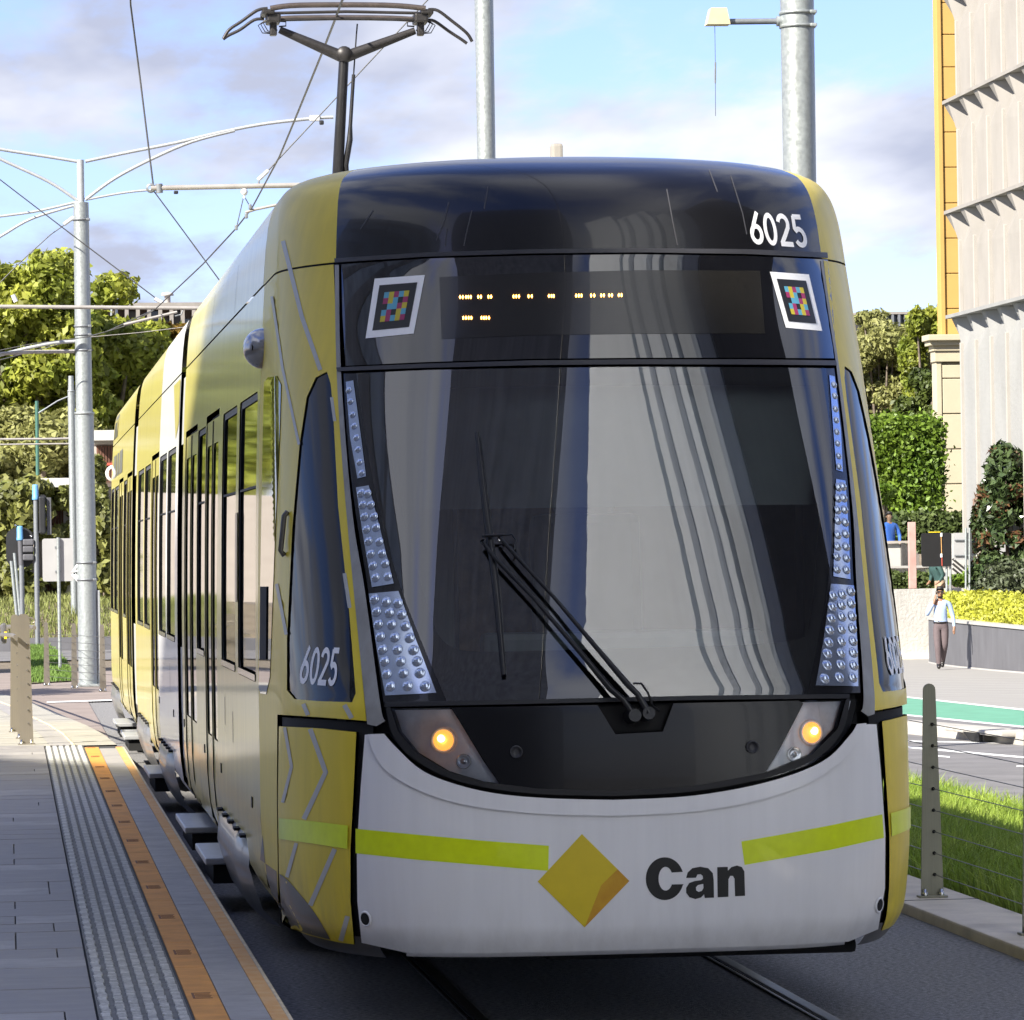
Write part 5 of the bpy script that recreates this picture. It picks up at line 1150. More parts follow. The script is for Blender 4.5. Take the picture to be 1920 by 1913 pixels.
MB().tube([PB(232, 609), PB(332, 585)], .022, 8).obj('steady_arm', 'pipe_grey', s2); MB().tube([PB(345, 577), PB(340, 590), PB(328, 593)], .012, 6).obj('steady_arm', 'galvanised_dark', s2)
MB().tube([PB(24, 553), PB(30, 566)], .035, 8).obj('strain_insulator', 'insulator', s2); MB().tube([PB(290, 560), PB(305, 568)], .03, 8).obj('strain_insulator', 'insulator', s2)
s3 = thing('support_pipe', tuple(l1(140, 657)), 'lower grey bracket pipe reaching left from the thick pole', 'pipe')
MB().tube([l1(140, 659), l1(60, 660), l1(-40, 666)], .030, 10).obj('pipe', 'pipe_grey', s3); MB().tube([l1(143, 640), l1(100, 643), l1(50, 653), l1(0, 666), l1(-40, 680)], .026, 8).obj('curved_tube', 'pole_white', s3)
wire('span_wire', [at(243, -40, Y=40), PA(245, 10), PA(263, 150), PA(288, 353)], .010, 'steep wire falling from the top left to the cantilever pipe end')
wire('span_wire', [PA(288, 358), PA(345, 435), PA(408, 521), at(480, 620, Y=48.4)], .008, 'wire running down right from the cantilever pipe end behind the tram')
wire('span_wire', [PA(503, 320), PA(524, 297), PA(628, 186), PA(802, 0), PA(860, -62)], .008, 'slanting wire rising right behind the pantograph fork')
wire('span_wire', [PB(-60, 290), PB(0, 337), PB(150, 452), PB(297, 563)], .010, 'wire slanting down across the thick pole to the level pipe')
w5 = wire('span_wire', [l1(138, 410), l1(95, 440), l1(40, 490), l1(-30, 560)], .009, 'short stay wire going down left from the thick pole clamp')
MB().tube([l1(138, 408), l1(120, 421)], .03, 8).obj('strain_insulator', 'insulator', tp)
wire('feeder_wire', [PB(-40, 665), PB(60, 645), PB(165, 632), PB(240, 610), PB(292, 580)], .008, 'thin wire curving low across the thick pole below the level pipe')
wire('feeder_wire', [PB(170, 632), PB(260, 624), PB(350, 613), PB(420, 606)], .006, 'thin pale wire over the tree crowns right of the thick pole', 'pipe_grey')
# ================================================================== fences
def tapered_post(t, base, w0, w1, h, dp, mt, yaw=0.0, name='post'):
    base = Vector(base); R = Matrix.Rotation(yaw, 3, 'Z'); k = 8; pr = [(w0 / 2, 0), (w1 / 2, h - w1 / 2)] + [(w1 / 2 * cos(i * pi / k), h - w1 / 2 + w1 / 2 * sin(i * pi / k)) for i in range(1, k)] + [(-w1 / 2, h - w1 / 2), (-w0 / 2, 0)]
    m = MB(); m.prism([base + R @ Vector((x, -dp / 2, z + .012)) for x, z in pr], R @ Vector((0, dp, 0))); p = m.obj(name, mt, t)
    b = MB(); b.bbox(base + Vector((0, 0, .006)), (w0 * 1.25, dp + .08, .012), .003, rz=yaw); b.obj('base_plate', mt, p)
    for sx in (-1, 1): MB().lathe([(.016, 0), (.016, .018), (.010, .02), (.010, .035), (.0001, .036)], base + R @ Vector((sx * w0 * .36, -dp / 2 - .02, .012)), 8).obj('bolt', 'chrome', p)
    return p
fr = thing('cable_fence', (4.98, 23.2, .06), 'steel cable fence with tall tapered posts beside the track on the right', 'fence')
FX = 4.98; posts = [(FX, 23.15), (FX, 20.78), (FX, 25.35), (FX, 18.75)]
for (x, y) in posts:
    p = tapered_post(fr, (x - .0, y, .06), .125, .068, 1.155, .012, 'steel_olive')
    for k in range(8):
        MB().lathe([(.010, 0), (.008, .004), (.0001, .004)], (x + .012, y - .012, .185 + k * .117), 8, 'Y').obj('wire_eye', 'rubber', p)
for k in range(8): MB().tube([(FX + .012, 15, .185 + k * .117), (FX + .012, 20.78, .185 + k * .117), (FX + .012, 23.15, .185 + k * .117), (FX + .012, 27.6, .185 + k * .117)], .0026, 5).obj('wire', 'wire_steel', fr)
# stainless fence of the stop on the left
fl = thing('handrail_fence', (.15, 40.8, .24), 'brushed steel fence posts with handrails along the ramp at the left edge', 'fence')
lp = [(.147, 41.0), (.13, 43.0), (.06, 45.5), (-.27, 50.0), (-.42, 52.2)]
for i, (x, y) in enumerate(lp):
    z = float(np.interp(y, [p[1] for p in pr], [p[2] for p in pr])); p = tapered_post(fl, (x, y, z), .130, .085, 1.22, .016, 'steel_brushed', yaw=.0)
    for k in range(7): MB().lathe([(.008, 0), (.008, .012), (.0001, .012)], (x + .02, y - .022, z + .2 + k * .125), 6, 'Y').obj('wire_eye', 'chrome', p)
rail_z = lambda y: float(np.interp(y, [p[1] for p in pr], [p[2] for p in pr]))
for dz, dxr in ((1.02, -.09), (1.10, .09)):
    MB().tube([(x + dxr, y, rail_z(y) + dz) for x, y in [(.147, 40.9)] + lp] + [(-.9, 60, rail_z(60) + dz)], .020, 8).obj('handrail', 'steel_brushed', fl)
q = at(55, 1157, Y=41.0); MB().tube([at(47, 1158, Y=41), at(60, 1159, Y=41), at(65, 1163, Y=41), at(64, 1168, Y=41), at(60, 1169, Y=41)], .008, 8).obj('rail_return', 'steel_brushed', fl)
q = at(7, 1188, Y=47); b = MB(); b.bbox(q, (.06, .06, .22), .02); bb = b.obj('card_reader', 'signal_grey', fl); MB().bbox(q + Vector((.02, -.035, -.02)), (.03, .01, .08), .004).obj('reader_panel', 'logo_yellow', bb)
for i, (px, py, h) in enumerate(((88, 1286, .98), (140, 1291, .98), (193, 1297, .98), (242, 1302, .98))):
    if i == 0: ff = thing('cable_fence', tuple(at(88, 1286, Z=.012)), 'low cable fence of grey posts around the thick pole foot', 'fence')
    c = at(px, py, Z=.012); tapered_post(ff, (c.x, c.y, .012), .10, .062, h, .012, 'steel_brushed')
a = at(88, 1286, Z=.012); b = at(242, 1302, Z=.012)
for k in range(7): MB().tube([(a.x, a.y - .02, .16 + .11 * k), (b.x, b.y - .02, .16 + .11 * k)], .0035, 5).obj('wire', 'wire_steel', ff)

# ================================================================== signals and signs, left
def at0(px, py, z=0.0): return at(px, py, Z=z)
Ys = 96.0
def sgn(px, py): return at(px, py, Y=Ys)
b0 = sgn(70, 1200); zb = zground(b0.x, Ys) + .03
s = thing('traffic_signal', (b0.x, Ys, zb), 'traffic signal on a grey pole with a blue cap and dark side lantern', 'traffic light', 'traffic signals behind the ramp')
MB().tube([(sgn(67, 1100).x + .02, Ys, zb), sgn(67, 935)], .055, 12).obj('pole', 'galvanised_dark', s)
MB().lathe([(.075, 0), (.075, .05), (.07, .06), (.066, .30), (.055, .33), (.0001, .335)], sgn(66.5, 937), 14).obj('pole_cap', 'cap_blue', s)
lh = MB(); c = sgn(79, 966); lh.bbox(c, (.14, .22, .82), .03); hh = lh.obj('lantern', 'signal_black', s); MB().bbox(sgn(92, 968), (.10, .03, .82), .01).obj('backplate', 'signal_grey', hh)
for py in (935, 966, 995): MB().tube([sgn(80, py), sgn(80, py) + Vector((0, .25, 0))], .09, 10).obj('visor', 'signal_black', hh)
for py in (938, 998): MB().tube([sgn(67, py), sgn(78, py)], .02, 6).obj('mount', 'galvanised_dark', s)
b0 = sgn(42, 1200); s = thing('traffic_signal', (b0.x, Ys, zb), 'traffic signal with rounded black backplate and blue cap at the left edge', 'traffic light', 'traffic signals behind the ramp')
MB().tube([(sgn(42, 1150).x, Ys, zb), sgn(40, 1058)], .055, 12).obj('pole', 'galvanised_dark', s); MB().tube([sgn(40, 1060), sgn(38, 1012)], .06, 12).obj('post_sleeve', 'signal_grey', s)
MB().lathe([(.075, 0), (.075, .05), (.07, .06), (.066, .28), (.055, .31), (.0001, .315)], sgn(37.5, 1013), 14).obj('pole_cap', 'cap_blue', s)
bp = MB(); c = sgn(37, 1027); P = [(c + Vector((x * .30, .10, z * .44))) for x, z in rrect(-1, 1, -1, 1, (.75, .5), 5)]; bp.prism(P, (0, .03, 0)); bq = bp.obj('backplate', 'signal_black', s)
for py in (1017, 1030, 1045): MB().bbox(sgn(53, py) + Vector((0, .0, 0)), (.24, .2, .14), .03).obj('lantern', 'signal_grey', bq)
for p in ((29, 985), (58, 1005)): MB().lathe([(.025, 0), (.025, .02), (.0001, .02)], sgn(*p) + Vector((0, .05, 0)), 8, 'Y').obj('bolt', 'chrome', bq)
for pts in (((27, 1037), (38, 1150)), ((21, 1052), (33, 1155))): MB().tube([sgn(*pts[0]), (sgn(*pts[1]).x + .06, Ys, zb)], .035, 8).obj('stay_post', 'galvanised', s)
Yg = 75.0; c = at(113, 1262, Y=Yg); sg = thing('sign', (at(111, 1150, Y=Yg).x, Yg, .0), 'plain grey back of a road sign on a thin pole beside the thick pole', 'sign')
MB().tube([(at(111, 1150, Y=Yg).x, Yg, -.02), at(109, 1008, Y=Yg)], .030, 10).obj('pole', 'galvanised', sg)
c = at(108.5, 1050, Y=Yg); P = [c + Vector((x, .04, z)) for x, z in rrect(-.265, .265, -.37, .37, (.04, .04), 3)]; MB().prism(P, (0, .006, 0)).obj('plate', 'sign_grey', sg)
for z in (-.2, .22): MB().box(c + Vector((0, .02, z)), (.1, .04, .03)).obj('clip', 'galvanised_dark', sg)

# ================================================================== low slatted building, left
Yb = 108.0
def lb(px, py): return at(px, py, Y=Yb)
lbd = thing('low_building', (lb(130, 1130).x, Yb, -.25), 'low ivy grown building with flat white roofs and brown vertical slats', 'building')
def pxbox(name, x0, y0, x1, y1, Y, depth, mt, par, bev=0.0):
    a = at(x0, y1, Y=Y); b = at(x1, y0, Y=Y); m = MB()
    c = ((a.x + b.x) / 2, Y + depth / 2, (a.z + b.z) / 2); sz = (b.x - a.x, depth, b.z - a.z)
    (m.bbox(c, sz, bev) if bev else m.box(c, sz)); return m.obj(name, mt, par)
wl = pxbox('wall', -900, 912, 240, 1140, Yb, 6, 'slat_backing', lbd)
rf = pxbox('roof_slab', 76, 896, 146, 914, Yb - .8, 6.5, 'roof_white', lbd); pxbox('soffit', 84, 914, 138, 921, Yb - .5, 6, 'soffit', lbd)
r2 = pxbox('upper_wall', 180, 832, 260, 960, Yb + 1.2, 5, 'slat_backing', lbd); pxbox('roof_slab', 172, 806, 262, 826, Yb + .3, 6.2, 'roof_white', lbd); pxbox('soffit', 176, 826, 262, 833, Yb + .7, 6, 'soffit', lbd)
def slats(x0, x1, y0, y1, Y, step, par):
    x = x0
    while x < x1:
        a = at(x, y1, Y=Y); b = at(x + step * .52, y0, Y=Y); MB().box(((a.x + b.x) / 2, Y - .05, (a.z + b.z) / 2), (b.x - a.x, .10, b.z - a.z)).obj('slat', 'slat_brown', par); x += step
slats(72, 122, 921, 1000, Yb, 5.5, wl); slats(182, 214, 836, 905, Yb + 1.2, 5.2, r2); slats(74, 122, 1085, 1130, Yb, 5.0, wl)
a = MB(); 
pxbox('slat_rail', 182, 868, 216, 873, Yb + 1.05, .08, 'tape_red', r2)
pxbox('pier', 122, 918, 146, 1140, Yb - .35, .5, 'roof_white', lbd); pxbox('lintel', 70, 918, 124, 926, Yb - .12, .3, 'slat_brown', lbd)
def ivy(pts, n, label, Y, size=.15, mt='leaf_ivy'):
    c = at(pts[0][0], 1130, Y=Y); t = thing('climbing_plant', (c.x, Y, -.2), label, 'ivy', 'ivy on the low building'); P, N_ = blob_points(clump(None, Y, pts, 1), n, .5); N_[:, 1] -= .8
    leaf_mesh('foliage', P, N_, size, mt, t); m = MB(); m.tube([(c.x, Y, -.2), at(pts[0][0], pts[0][1], Y=Y)], .04, 6); m.obj('stem', 'bark', t)
ivy([(20, 980, .8, 1.0), (40, 1050, .8, .9), (15, 1100, .8, .7), (55, 930, .7, .7), (5, 1040, .7, 1.0), (60, 1110, .5, .4)], 7000, 'mass of olive ivy at the far left behind the traffic signals', Yb - .9)
ivy([(140, 935, .55, .55), (148, 985, .4, .6), (128, 1010, .5, .45), (105, 1010, .5, .3), (112, 1075, .4, .4)], 2300, 'loose ivy climbing the pale pier behind the grey sign', Yb - .6)
ivy([(195, 960, .5, .9), (200, 1040, .5, .9), (190, 900, .35, .6), (205, 1100, .4, .4)], 3800, 'tall ivy filling the gap between the thick pole and the tram', Yb - .4)
# bank of long grass below the building, lawn beside the ramp
def blades(name, P, h, w, mt, lean=.35, kind='stuff'):
    n = len(P); P = np.asarray(P, float); ang = np.random.uniform(0, 2 * pi, n); d = np.stack([np.cos(ang), np.sin(ang), np.zeros(n)], 1); hh = h * np.random.uniform(.5, 1.25, (n, 1)); ln_ = np.random.uniform(.1, 1, (n, 1)) * lean
    ld = np.random.uniform(0, 2 * pi, n); l = np.stack([np.cos(ld), np.sin(ld), np.zeros(n)], 1) * ln_ * hh; up = np.array([0, 0, 1.0])
    a = P - d * w / 2; b = P + d * w / 2; c = P + l * .35 + up * hh * .6 + d * w * .38; e = P + l * .35 + up * hh * .6 - d * w * .38; tip = P + l + up * hh * (1 - .25 * ln_)
    v = np.stack([a, b, c, e, tip], 1).reshape(-1, 3); i = np.arange(n)[:, None] * 5
    loops = np.concatenate([i, i + 1, i + 2, i + 3, i + 3, i + 2, i + 4], 1).ravel().astype(np.int32)
    ls = (np.arange(n)[:, None] * 7 + np.array([[0, 4]])).ravel().astype(np.int32)
    me = bpy.data.meshes.new(name); me.vertices.add(5 * n); me.vertices.foreach_set('co', v.ravel()); me.loops.add(7 * n); me.loops.foreach_set('vertex_index', loops); me.polygons.add(2 * n); me.polygons.foreach_set('loop_start', ls); me.update(calc_edges=True)
    me.materials.append(MATS[mt]); o = bpy.data.objects.new(name, me); COL.objects.link(o); return o
bank = MB(); bank.grid([[(x, y, z + .08 * sin(x * 1.7)) for x in np.linspace(-6, 9, 16)] for y, z in ((101.2, -.1), (103, .45), (105.5, .85), (108.2, .95))]); tag(bank.obj('grass_bank', 'soil'), kind='structure')
n = 9000; y = np.random.uniform(101.2, 108, n); x = np.random.uniform(-3, 6, n); z = np.interp(y, [101.2, 103, 105.5, 108.2], [-.1, .45, .85, .95]) + .08 * np.sin(x * 1.7)
tag(blades('long_grass', np.stack([x, y, z], 1), .24, .03, 'grass_dry', .7), 'long dry green grass on the bank below the slatted building', 'grass', kind='stuff')
kw = MB(); kw.box((0, 100.9, -.05), (40, .25, .42)); tag(kw.obj('kerb_wall', 'planter_grey'), 'low dark kerb wall in front of the long grass bank', 'wall')
lw = MB(); lawn = [at0(40, 1286), at0(70, 1284), at0(100, 1282), at0(136, 1280), at0(133, 1262), at0(122, 1245), at0(108, 1228), at0(92, 1217), at0(40, 1217)]
lw.add([p + Vector((0, 0, .03)) for p in lawn], [tuple(range(len(lawn)))]); lo = tag(lw.obj('lawn', 'soil'), kind='structure')
LP = []
while len(LP) < 40000:
    p = (random.uniform(-1.8, 1.6), random.uniform(67, 98))
    LP.append(p)
LP = np.array(LP); LP = LP[inside(LP, [(p.x, p.y) for p in lawn])]
tag(blades('lawn_grass', np.concatenate([LP, np.full((len(LP), 1), .03)], 1), .11, .018, 'grass_short', .8), 'short bright lawn beside the ramp on the left', 'grass', kind='stuff')
# grass verge beyond the cable fence
n = 90000; y = np.random.uniform(19, 43, n); x = np.random.uniform(5.24, 9.0, n); k = (x > .165 * y) & (x < .30 * y); x = x[k]; y = y[k]
edge = np.array([g_edge[0].lerp(g_edge[1], u) for u in np.linspace(0, 1, 30)]); ex = np.interp(y, edge[::-1, 1], edge[::-1, 0]); k = x < ex + .02; x = x[k]; y = y[k]
z = np.array([zground(a, b) for a, b in zip(x, y)])
tag(blades('verge_grass', np.stack([x, y, z], 1), .25, .012, 'grass', .9), 'long bright green grass verge behind the steel cable fence', 'grass', kind='stuff')

# ================================================================== far buildings, left and middle
def windows_row(par, x0, x1, y0, y1, n, Y, mt, trim='facade_trim'):
    w = (x1 - x0) / n
    for i in range(n):
        p = pxbox('window', x0 + w * (i + .1), y0, x0 + w * (i + .9), y1, Y - .05, .06, mt, par)
ob = thing('office_building', (at(290, 700, Y=170).x, 170, -.5), 'brown office block with dark window bays above the tree tops', 'building')
a = pxbox('wall', 120, 566, 470, 1100, 170, 12, 'brown_facade', ob); pxbox('parapet', 112, 566, 478, 580, 169.6, 12.6, 'facade_trim', ob)
for i in range(12):
    x = 215 + 21 * i; pxbox('mullion', x, 580, x + 5, 700, 169.5, .5, 'facade_trim', ob)
    w = pxbox('window', x + 6, 584 if i % 2 else 598, x + 20, 640, 169.85, .12, 'blue_glass' if i % 3 == 0 else 'dark_facade', ob); pxbox('spandrel', x + 6, 641, x + 20, 660, 169.85, .12, 'brown_facade', ob)
pxbox('window', 207, 583, 214, 640, 169.85, .12, 'dark_facade', ob)
v = MB(); c = at(314, 560, Y=171); v.lathe([(.12, -.3), (.12, .1), (.26, .12), (.22, .22), (.0001, .26)], c, 14); v.obj('roof_vent', 'roof_white', ob)
dk = MB(); c = at(198, 565, Y=150); cc = []
for i in range(9): th = pi * i / 8; cc.append((c.x - .28 * cos(th) + .0, 150, c.z + .1 + .28 * sin(th)))
dk.tube([(c.x - .28, 150, c.z - 1.2)] + cc + [(c.x + .28, 150, c.z - .6)], .13, 12); tag(dk.obj('roof_duct', 'galvanised'), 'curved metal roof duct poking out of the trees beside the thick pole', 'duct')
rb = thing('office_building', (at(1690, 700, Y=168).x, 168, -.5), 'dark glazed block with steel fins behind the right hand trees', 'building')
pxbox('wall', 1610, 586, 1765, 1000, 168, 10, 'dark_facade', rb); pxbox('parapet', 1606, 584, 1768, 590, 167.7, 10.6, 'facade_trim', rb)
for i in range(9):
    x = 1650 + i * 12; pxbox('fin', x, 590, x + 2, 680, 167.6, .4, 'galvanised_dark', rb); pxbox('window', x + 3, 592, x + 11, 660, 167.9, .08, 'blue_glass', rb)

# ================================================================== ochre tower with cream base
Yt = 124.0
ot = thing('ochre_tower', (at(1790, 900, Y=Yt).x, Yt, -.6), 'tall ochre panelled tower on a cream pilaster base', 'building')
def jog(x, y): return x - (y - 600) * -.0125                        # plumb line in the photograph
pxbox('core', 1772, -120, 1860, 640, Yt + .25, .3, 'ochre_panel', ot)
def tbox(name, x0, x1, y0, y1, Y, d, mt, par):
    a = at(x0, (y0 + y1) / 2, Y=Yt); b = at(x1, (y0 + y1) / 2, Y=Yt); x_a = a.x; x_b = b.x; za = at(1780, y1, Y=Yt).z; zb_ = at(1780, y0, Y=Yt).z
    return MB().bbox(((x_a + x_b) / 2, Y + d / 2, (za + zb_) / 2), (x_b - x_a, d, zb_ - za), .02).obj(name, mt, par)
xl = at(1764, 620, Y=Yt).x
def wbox(name, xa, xb, y0, y1, Y, d, mt, par, bev=.02):
    za = at(1785, y1, Y=Yt).z; zb_ = at(1785, y0, Y=Yt).z; return MB().bbox(((xa + xb) / 2, Y + d / 2, (za + zb_) / 2), (xb - xa, d, zb_ - za), bev).obj(name, mt, par)
wbox('edge_pilaster', xl, xl + .14, -120, 628, Yt - .06, .5, 'ochre_panel', ot)
ys = [-128, -62, 4.5, 64, 125, 186, 247, 313, 380, 446, 512, 578, 628]
for i in range(len(ys) - 1): wbox('cladding_panel', xl + .155, xl + 1.5, ys[i] + 1.5, ys[i + 1], Yt, .25, 'ochre_panel', ot)
xc = at(1757, 800, Y=Yt - .6).x; Yc_ = Yt - .6
wbox('cornice', xc - .30, xc + 2.4, 630, 641, Yc_ - .35, .9, 'cream_stone', ot); wbox('cornice', xc - .22, xc + 2.4, 641, 650, Yc_ - .22, .75, 'cream_stone', ot); wbox('cornice', xc - .10, xc + 2.4, 650, 660, Yc_ - .12, .65, 'cream_stone', ot); wbox('frieze', xc - .05, xc + 2.4, 660, 680, Yc_ - .06, .6, 'cream_stone', ot)
wbox('pilaster', xc, xc + .16, 680, 1060, Yc_, .6, 'cream_stone', ot); wbox('core', xc + .1, xc + 2.3, 680, 1060, Yc_ + .14, .4, 'cream_stone', ot)
ys = [684, 710, 776, 842, 907, 985, 1060]
for i in range(len(ys) - 1): wbox('stone_panel', xc + .19, xc + 1.6, ys[i] + 2, ys[i + 1], Yc_ + .02, .2, 'cream_stone', ot)

# ================================================================== folded concrete building on the right
FXc = 25.0
fb = thing('concrete_building', (FXc, 104, -.6), 'pale concrete building with folded flaring facade panels at the right edge', 'building')
zt = [at(1800, 960, X=FXc).z * 0 - .6, at(1797, 592, X=FXc).z, at(1793, 398, X=FXc).z, at(1790, 193, X=FXc).z, at(1786, -8, X=FXc).z, at(1784, -210, X=FXc).z]
yA = at(1812, 700, X=FXc).y; pit = 1.72; nf = 11
MB().box((FXc + 6.2, yA - 12, 10), (12, 24, 24)).obj('core', 'facade_grey', fb)
for t in range(5):
    z0, z1 = zt[t], zt[t + 1] - .12; lower = t == 0; mt = 'facade_grey' if lower else 'facade_concrete'; fl = .95 if not lower else .9
    for j in range(nf):
        ya = yA - j * pit; yb = ya - pit; m = MB(); zf = z1 - fl; o = .42 if not lower else .30; r = .14
        # lower flat of the panel, leaning slightly, with a shallow fold at its left edge
        a0 = (FXc + .05, ya, z0); a1 = (FXc - r, ya - pit * .22, z0); a2 = (FXc + .02, yb, z0); b0 = (FXc + .05, ya, zf); b1 = (FXc - r - .03, ya - pit * .22, zf); b2 = (FXc + .02, yb, zf)
        t1 = (FXc - o, ya - pit * .10, z1); t0 = (FXc - o, ya + pit * .18, z1); t2 = (FXc + .05, yb, z1 - .05); ti = (FXc + .05, ya - pit * .55, z1)
        m.add([a0, a1, a2, b0, b1, b2, t0, t1, ti, t2], [(0, 1, 4, 3), (1, 2, 5, 4), (3, 4, 7, 6), (4, 8, 7), (4, 5, 9, 8)])
        pn_ = m.obj('facade_panel', mt, fb, fix=False)
        MB().bbox((FXc - r - .05, ya - pit * .22, (z0 + zf + .25) / 2), (.12, .085, zf + .25 - z0), .02).obj('highlight_rib', 'fold_highlight', pn_)  # lighter ribs paint in the bright line of each fold
    m = MB(); m.box((FXc - .16, yA - nf * pit / 2 + .1, zt[t + 1] - .065), (.60, nf * pit + .5, .09)); m.obj('tier_ledge', mt, fb)

# ================================================================== garden wall, planter, planting
Yw = 103.0
gw = pxbox('garden_wall', 1600, 1104, 1748, 1243, Yw, .3, 'render_wall', None); tag(gw, 'white rough rendered garden wall behind the walking man', 'wall')
MB().box(tuple(Vector((at(1670, 1243, Y=Yw).x, Yw - .15, zs(Yw) + .06))), (14, .3, .14)).obj('wall_footing', 'concrete_kerb', gw)
gw2 = pxbox('garden_wall', 1730, 1102, 1850, 1180, Yw + 1.6, .3, 'wall_plain', None); tag(gw2, 'plain grey wall in shade behind the lime hedge', 'wall')
pts = [ats(1742, 1243), ats(1760, 1247), ats(1800, 1252), ats(1860, 1258), ats(1920, 1263), ats(1990, 1268), ats(2080, 1272)]
pw = thing('planter', tuple(pts[0]), 'curved dark grey planter wall with pale coping beside the walking man', 'planter')
ptop = [at(1742, 1162, Y=pts[0].y).z, at(1760, 1165, Y=pts[1].y).z, at(1800, 1169, Y=pts[2].y).z, at(1860, 1175, Y=pts[3].y).z, at(1920, 1181, Y=pts[4].y).z]; ptop += [ptop[-1]] * 2
m = MB(); m.grid([[tuple(p + Vector((0, 0, -.1))) for p in pts], [(p.x, p.y, z) for p, z in zip(pts, ptop)]], True); inn = [p + Vector((.3, .12, 0)) for p in pts]
m.grid([[(p.x, p.y, z) for p, z in zip(pts, ptop)], [(p.x, p.y, z) for p, z in zip(inn, ptop)]], False)
e0, e1 = pts[0], pts[0] + Vector((3.2, 2.5, 0)); m.grid([[tuple(e0 + Vector((0, 0, -.1))), tuple(e1 + Vector((0, 0, -.1)))], [(e0.x, e0.y, ptop[0]), (e1.x, e1.y, ptop[0])]], False); m.obj('wall', 'planter_grey', pw)
cp = MB(); Q = [[(p.x - .03, p.y - .02, z + .005), (p.x - .03, p.y - .02, z + .06), (p.x + .34, p.y + .12, z + .06)] for p, z in zip(pts, ptop)]; cp.grid([list(r) for r in zip(*Q)], False); cp.obj('coping', 'planter_cap', pw)
bsn = MB(); Q = [[(p.x - .02, p.y - .02, zs(p.y) + .0), (p.x - .02, p.y - .02, zs(p.y) + .035)] for p in pts]; bsn.grid([list(r) for r in zip(*Q)], False); bsn.obj('plinth', 'planter_cap', pw)
so = MB(); so.grid([[(p.x + .3, p.y + .12, z - .05) for p, z in zip(pts, ptop)], [(p.x + 6, p.y + 3, z - .05) for p, z in zip(pts, ptop)]], False); so.obj('soil', 'soil', pw)
lh = thing('hedge', (pts[2].x + .6, pts[2].y, ptop[2]), 'bright lime yellow hedge along the top of the curved planter', 'hedge')
n = 17000; u = np.random.uniform(0, 1, n); wv = np.random.uniform(0, 1, n); face = np.random.uniform(0, 1, n) < .62
arr = np.array([[p.x, p.y, z] for p, z in zip(pts, ptop)]); uu = u * 6; C = np.stack([np.interp(uu, range(7), arr[:, k]) for k in range(3)], 1)
htop = np.interp(uu, range(7), [.52, .53, .52, .48, .44, .42, .42]); P = C.copy(); P[:, 0] += np.where(face, .36, .36 + 1.2 * wv); P[:, 1] += np.where(face, .15, .15 + .5 * wv); P[:, 2] += np.where(face, htop * wv, htop) + .03
N_ = np.where(face[:, None], np.array([[-.3, -1, .3]]), np.array([[0, 0, 1.0]])); P += np.random.normal(0, .045, P.shape); leaf_mesh('foliage', P, N_, .06, 'leaf_lime', lh)
cr = MB(); cr.grid([[(p.x + .42, p.y + .2, z) for p, z in zip(pts, ptop)], [(p.x + .42, p.y + .2, z + .42) for p, z in zip(pts, ptop)], [(p.x + 1.5, p.y + .6, z + .42) for p, z in zip(pts, ptop)]], False); cr.obj('stems', 'leaf_hedge', lh)
mg = thing('magnolia_tree', (at(1890, 1110, Y=104.5).x, 104.5, ptop[2] - .1), 'conical magnolia with glossy dark leaves and bronze tips', 'tree')
bl_ = []
for i in range(95):
    h = random.uniform(0, 1) ** .9; py = 1100 - h * 255; rad = (1 - h) ** .75 * 1.05 + .10; a_ = random.uniform(0, 2 * pi); c = at(1886, py, Y=104.5); bl_.append(((c.x + cos(a_) * rad * .85, 104.5 + sin(a_) * rad * .85, c.z), (.26, .26, .20)))
P, N_ = blob_points(bl_, 9500, .5); leaf_mesh('crown', P, N_, .115, 'leaf_magnolia', mg, aspect=2.2); P, N_ = blob_points(random.sample(bl_, 26), 1500, .3); leaf_mesh('crown', P, N_, .11, 'leaf_bronze', mg, aspect=2.2)
MB().tube([(mg.location.x, 104.5, mg.location.z), at(1886, 850, Y=104.5)], [.07, .015], 8).obj('trunk', 'bark', mg)
bu = thing('bush', (at(1885, 1140, Y=101.5).x, 101.5, ptop[3] - .1), 'rounded grey green bush below the magnolia', 'bush'); P, N_ = blob_points([bl(1880, 1098, 101.5, .55, .5), bl(1915, 1090, 101.5, .6, .55), bl(1850, 1115, 101.5, .35, .3), bl(1945, 1095, 101.5, .6, .55)], 7000, .3)
leaf_mesh('foliage', P, N_, .075, 'leaf_bush', bu, aspect=2.0); MB().tube([(bu.location.x, 101.5, bu.location.z), at(1885, 1100, Y=101.5)], .04, 6).obj('stem', 'bark', bu)
b2 = thing('bush', (at(1815, 1100, Y=106).x, 106, .4), 'small bright green shrub left of the magnolia foot', 'bush'); P, N_ = blob_points([bl(1800, 1088, 106, .35, .15), bl(1830, 1080, 106, .35, .2)], 1200, .4); leaf_mesh('foliage', P, N_, .10, 'leaf_bright', b2)
pp = pxbox('pink_post', 1706, 979, 1717, 1104, Yw + .5, .16, 'pink_post', None, .01); tag(pp, 'faded pink timber post standing behind the white wall', 'post')
